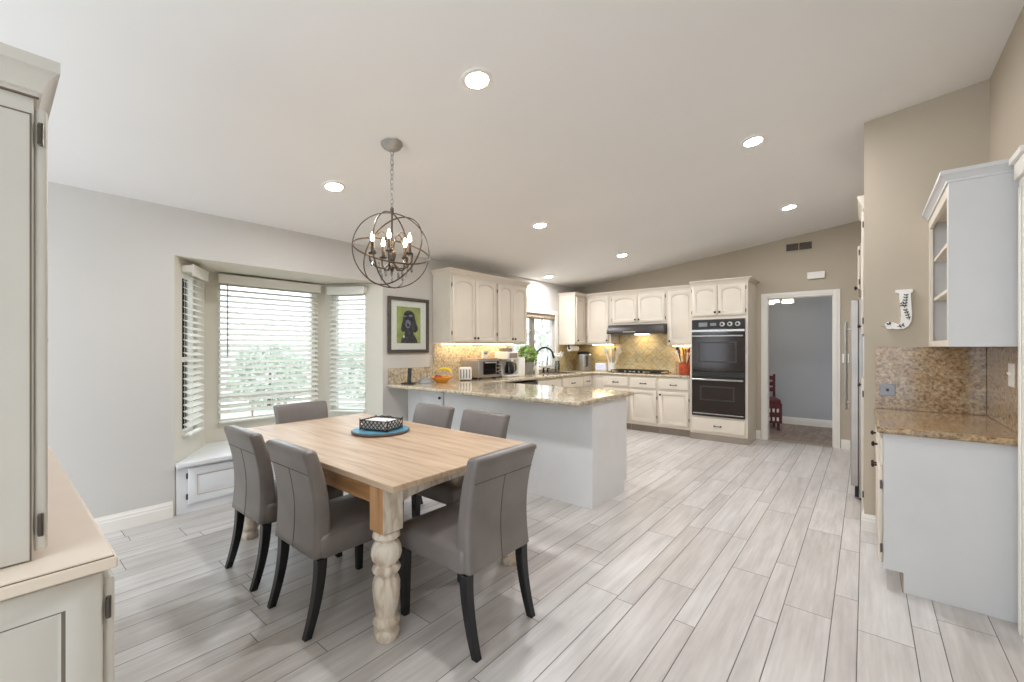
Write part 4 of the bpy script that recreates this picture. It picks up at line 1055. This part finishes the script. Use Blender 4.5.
# spice carousel
sc_ = thing('spice_rack', 'dark round spice carousel between toaster oven and coffee maker', 'spice rack', (-4.06, 4.60, CTZ), 0)
m = MB(); m.lathe([(.07, 0), (.075, .008), (.07, .014), (.01, .016), (.01, .26), (.02, .27)], 20); m.build('stand', 'bronze', sc_)
for lv in range(3):
    for k in range(6):
        a = k * PI / 3 + lv * .3
        m = MB(); m.lathe([(.019, .02 + lv * .082), (.019, .075 + lv * .082)], 10, (.048 * math.cos(a), .048 * math.sin(a), 0)); j = m.build('spice_jar', 'toe', sc_)
        m = MB(); m.lathe([(.02, .075 + lv * .082), (.02, .09 + lv * .082)], 10, (.048 * math.cos(a), .048 * math.sin(a), 0)); m.build('jar_lid', 'blackm', j)
# coffee maker
cm = thing('coffee_maker', 'white drip coffee maker with dark glass carafe', 'coffee maker', (-3.93, 4.70, CTZ), PI / 2)
m = MB(); m.box(0, 0, 0, .24, .26, .03); m.box(0, .16, .03, .24, .26, .27); m.box(0, .0, .25, .24, .26, .36); m.build('body', 'plastic', cm, bevel=.012)
m = MB(); m.box(.03, -.003, .27, .21, 0, .34); m.build('front_panel', 'grey', cm)
cf = MB(); cf.lathe([(.05, .034), (.07, .05), (.072, .13), (.055, .18), (.052, .20)], 24, (.12, .075, 0)); ca_ = cf.build('carafe', 'black', cm)
m = MB(); m.tube([(.172, .06, .185), (.225, .04, .18), (.225, .04, .09), (.19, .065, .07)], .009, 8); m.build('handle', 'blackm', ca_)
m = MB(); m.lathe([(.056, .20), (.05, .215), (.01, .22)], 24, (.12, .075, 0)); m.build('lid', 'blackm', ca_)
m = MB(); m.lathe([(.09, .363), (.10, .39), (.10, .41), (.09, .41)], 24, (.1, .13, 0)); o = m.build('filter_basket', 'toe', loc=(-3.93, 4.70, CTZ), rz=PI / 2); tag(o, 'round brown filter basket sitting on the coffee maker', 'basket')
m = MB(); m.loft([rrect(0, 0, .055, .075, .015, 0), rrect(0, 0, .06, .08, .02, .02), rrect(0, 0, .06, .08, .02, .26), rrect(0, 0, .05, .07, .02, .275)])
m.mat = 0; can = m.build('canister', 'plastic', loc=(-4.0, 5.04, CTZ)); tag(can, 'tall white canister between the coffee maker and the potted plant', 'canister')
m = MB(); m.tube([(-.0, -.05, .277), (0, -.05, .30), (0, .06, .30), (0, .06, .277)], .006, 6); m.build('handle', 'blackm', can)
# plant
pt = thing('potted_plant', 'leafy green plant in a grey pot by the kitchen window', 'plant', (-4.15, 5.44, CTZ), 0)
m = MB(); m.lathe([(.07, 0), (.085, .02), (.10, .18), (.105, .19), (.095, .19), (.08, .17), (.002, .165)], 24); m.build('pot', 'pot', pt)
m = MB(); rnd = random.Random(11)
def leafcloud(m, n, cx, cy, cz, rx, ry, rz_, L, rnd):
    for i in range(n):
        while True:
            p = Vector((rnd.uniform(-1, 1), rnd.uniform(-1, 1), rnd.uniform(-1, 1)))
            if .25 < p.length < 1: break
        c = Vector((cx + p.x * rx, cy + p.y * ry, cz + p.z * rz_))
        d = (p.normalized() + Vector((rnd.uniform(-.8, .8), rnd.uniform(-.8, .8), rnd.uniform(-.5, .7)))).normalized()
        s = d.cross(Vector((rnd.uniform(-1, 1), rnd.uniform(-1, 1), rnd.uniform(-1, 1)))).normalized(); k = L * rnd.uniform(.7, 1.2)
        nn = d.cross(s) * k * .12
        m.add([tuple(c), tuple(c + d * k * .45 + s * k * .3 + nn), tuple(c + d * k), tuple(c + d * k * .45 - s * k * .3 + nn)], [(0, 1, 2, 3)])
leafcloud(m, 420, 0, 0, .31, .115, .16, .11, .06, rnd); m.build('foliage', 'leaf', pt, smooth=0, fix=False)
m = MB()
for k in range(8):
    a = k * PI / 4; m.tube([(.02 * math.cos(a), .02 * math.sin(a), .16), (.06 * math.cos(a), .08 * math.sin(a), .32)], .003, 5)
m.build('stems', 'leaf', pt)
m = MB(); m.lathe([(.03, 0), (.034, .01), (.034, .12), (.014, .15), (.014, .18), (.018, .18), (.018, .195), (.001, .2)], 16); o = m.build('soap_bottle', 'plastic', loc=(-4.02, 5.52, CTZ)); tag(o, 'white soap bottle standing just right of the potted plant', 'bottle')
# faucet
fc = thing('faucet', 'dark gooseneck kitchen faucet in front of the window', 'faucet', (-4.17, 5.70, CTZ), 0)
m = MB(); m.lathe([(.026, 0), (.026, .01), (.018, .02), (.016, .07)], 16)
pts = [(0, 0, .06), (0, 0, .26)] + [(.05 - .05 * math.cos(a) + .0, .18 - .18 * math.cos(a), .26 + .16 * math.sin(a)) for a in [PI * k / 12 for k in range(1, 11)]]
pts.append((pts[-1][0] + .012, pts[-1][1] + .03, pts[-1][2] - .10))
m.tube(pts, [.015] * (len(pts) - 1) + [.019], 10); m.build('spout', 'bronze', fc)
m = MB(); m.tube([(0, .02, .08), (.03, .06, .11), (.03, .07, .18)], .007, 8); m.build('lever', 'bronze', fc)
for i, (yy, lab, h_) in enumerate(((5.92, 'short dark soap pump beside the faucet', .07), (6.04, 'second short dark dispenser right of the soap pump by the sink', .06))):
    m = MB(); m.lathe([(.02, 0), (.02, .01), (.014, .02), (.014, h_), (.02, h_ + .01), (.002, h_ + .015)], 14); m.tube([(0, 0, h_), (.05, 0, h_ + .01)], .006, 6)
    o = m.build('soap_dispenser', 'bronze', loc=(-4.175, yy, CTZ)); tag(o, lab, 'soap dispenser')
# glass vase with flowers
gv = thing('flower_vase', 'clear glass vase of pale flowers right of the sink', 'vase', (-4.13, 6.27, CTZ), 0)
m = MB(); m.lathe([(.03, 0), (.04, .005), (.045, .12), (.035, .16), (.04, .19), (.037, .19), (.032, .16), (.041, .12), (.036, .012), (.001, .01)], 20); m.build('vase', 'crystal', gv)
m = MB(); rnd = random.Random(4)
for k in range(7):
    a = k * .9; m.tube([(0, 0, .02), (.03 * math.cos(a), .03 * math.sin(a), .2), (.06 * math.cos(a), .07 * math.sin(a), .28)], .003, 5)
m.build('stems', 'leaf2', gv)
m = MB()
for k in range(7):
    a = k * .9; leafcloud(m, 26, .06 * math.cos(a), .07 * math.sin(a), .29 + .02 * (k % 2), .03, .03, .025, .03, rnd)
m.build('blooms', 'paper', gv, smooth=0, fix=False)
# paper towel under the corner cabinet
tw = thing('paper_towel_holder', 'white paper towel roll mounted under the corner wall cabinet', 'paper towel', (-4.1, 6.62, 1.335), 0)
m = MB(); m.x = Rx(-PI / 2); m.lathe([(.018, 0), (.05, 0), (.05, .26), (.018, .26)], 24); m.build('paper_roll', 'paper', tw)
m = MB(); m.tube([(0, -.02, 0), (0, .28, 0)], .016, 10); m.box(-.012, -.026, -.012, .012, -.018, .068); m.box(-.012, .278, -.012, .012, .286, .068); m.build('bracket', 'bronze', tw)
# steel canister / kettle
ur = thing('steel_canister', 'large brushed steel canister standing in the kitchen corner', 'canister', (-4.0, 6.98, CTZ), 0)
m = MB(); m.lathe([(.14, 0), (.145, .01), (.145, .29), (.135, .30), (.001, .30)], 32); m.build('body', 'steel', ur)
m = MB(); m.lathe([(.137, .301), (.13, .325), (.06, .345), (.001, .348)], 32); m.build('lid', 'blackm', ur)
m = MB(); m.tube([(.10, -.115, .26), (.145, -.165, .25), (.145, -.165, .10), (.10, -.115, .08)], .012, 8); m.build('handle', 'blackm', ur)
# clock
ck = thing('digital_clock', 'small white clock with glowing pale display on the worktop', 'clock', (-3.78, 6.98, CTZ), .15)
m = MB(); m.box(0, 0, 0, .2, .06, .14); m.build('case', 'plastic', ck, bevel=.008)
m = MB(); m.box(.02, -.003, .04, .18, 0, .115); m.build('display', 'display', ck)
# crocks with utensils
def utensils(root, n, mats, rnd, h, spread):
    for i in range(n):
        a = i * 2 * PI / n + rnd.random() * .5; r0 = .03; r1 = spread * rnd.uniform(.5, 1)
        p0 = (r0 * math.cos(a), r0 * math.sin(a), .05); p1 = (r1 * math.cos(a), r1 * math.sin(a), h * rnd.uniform(.75, .95))
        m = MB(); m.tube([p0, p1], .006, 6)
        d = (Vector(p1) - Vector(p0)).normalized(); c = Vector(p1) + d * .03
        s = d.cross(Vector((math.sin(a), -math.cos(a), .2))).normalized(); t_ = d.cross(s)
        rr = []
        for q, w_ in ((-.035, .006), (-.015, .022), (.01, .028), (.03, .022), (.045, .006)):
            rr.append([tuple(c + d * q + s * w_ * math.cos(2 * PI * k / 8) + t_ * .006 * math.sin(2 * PI * k / 8)) for k in range(8)])
        m.loft(rr); m.build('utensil', mats[i % len(mats)], root)
cr = thing('utensil_crock', 'white crock of pale utensils left of the cooktop', 'crock', (-3.50, 7.08, CTZ), 0)
m = MB(); m.lathe([(.055, 0), (.065, .01), (.07, .15), (.06, .15), (.05, .015), (.001, .012)], 20); m.build('pot', 'plastic', cr)
utensils(cr, 12, ['plastic', 'paper', 'pot', 'plastic'], random.Random(2), .40, .13)
cr = thing('utensil_crock', 'copper brown crock of colourful utensils beside the double oven', 'crock', (-2.21, 7.0, CTZ), 0)
m = MB(); m.lathe([(.075, 0), (.085, .01), (.09, .18), (.08, .18), (.07, .015), (.001, .012)], 20); m.build('pot', 'gravy', cr)
utensils(cr, 16, ['gravy', 'blackm', 'paper', 'bark', 'orange', 'red', 'oak'], random.Random(9), .40, .15)
wk = MB(); wk.ring(.055, .004, T(0, 0, .0)); 
pr2 = thing('pepper_mill', 'pale wooden pepper mill left of the copper crock', 'pepper mill', (-2.38, 7.1, CTZ), 0)
m = MB(); m.lathe([(.028, 0), (.03, .02), (.018, .07), (.024, .13), (.022, .15)], 16); m.build('body', 'oak', pr2)
m = MB(); m.lathe([(.02, .151), (.027, .17), (.026, .195), (.008, .21), (.008, .225), (.001, .23)], 16); m.build('head', 'oak', pr2)
# cooktop
ck = thing('gas_cooktop', 'black gas cooktop with cast grates set on the granite worktop', 'cooktop', (-3.40, 6.74, CTZ), 0)
m = MB(); m.box(0, 0, 0, .92, .44, .012); m.build('glass_plate', 'black', ck, bevel=.004)
for i, (bx, by) in enumerate(((.18, .12), (.18, .33), (.46, .22), (.74, .12), (.74, .33))):
    m = MB(); m.lathe([(.05, .0125), (.05, .024), (.03, .03), (.001, .03)], 16, (bx, by, 0)); m.build('burner', 'blackm', ck)
for xa, xb in ((.04, .32), (.34, .58), (.60, .88)):
    m = MB()
    for zz in (.036,):
        m.tube([(xa, .03, zz), (xb, .03, zz), (xb, .41, zz), (xa, .41, zz)], .007, 6, True)
        for f in (.33, .67): m.tube([(xa + (xb - xa) * f, .03, zz), (xa + (xb - xa) * f, .41, zz)], .006, 6)
        m.tube([(xa, .22, zz), (xb, .22, zz)], .006, 6)
    for px_ in (xa, xb):
        for py_ in (.03, .41): m.box(px_ - .007, py_ - .007, .0125, px_ + .007, py_ + .007, .036)
    m.build('grate', 'blackm', ck)
for k in range(5):
    m = MB(); m.lathe([(.016, .0125), (.014, .032), (.001, .033)], 12, (.30 + k * .08, .012 + .006, 0)); m.build('dial', 'steel', ck)

# ------------------------------------------------------------------ outdoors
b = MB(); b.box(-30, -14, -.4, -5.08, 24, -.2); struct(b.build('ground_outside', 'lawn', smooth=0))
sp_ = [(-10.6, 1.2, 1.5, .9, 'bushy green shrub outside, left in the bay window view'), (-11.9, 4.6, 1.5, .9, 'bushy green shrub outside, middle of the bay window view'), (-10.2, 6.6, 1.7, 1.0, 'bushy green shrub outside, right in the bay window view'),
       (-7.4, 10.6, 2.1, 1.1, 'bushy green shrub outside the kitchen window')]
for i, (x, y, h_, r_, lab) in enumerate(sp_):
    o = thing('shrub', lab, 'shrub', (x, y, -.2), 0, 'shrubs in the front yard')
    m = MB(); leafcloud(m, 1100, 0, 0, h_ * .55, r_, r_, h_ * .5, .16, random.Random(20 + i)); m.build('foliage', 'leaf2', o, smooth=0, fix=False)
    m = MB(); m.tube([(0, 0, 0), (.05, .02, h_ * .6)], [.05, .03], 8); m.build('stem', 'bark', o)
b = MB(); b.box(-15.2, -8, -.2, -15, 20, 1.5); o = b.build('garden_wall', 'stucco', smooth=0); tag(o, 'pale stucco garden wall far outside the windows', 'wall')
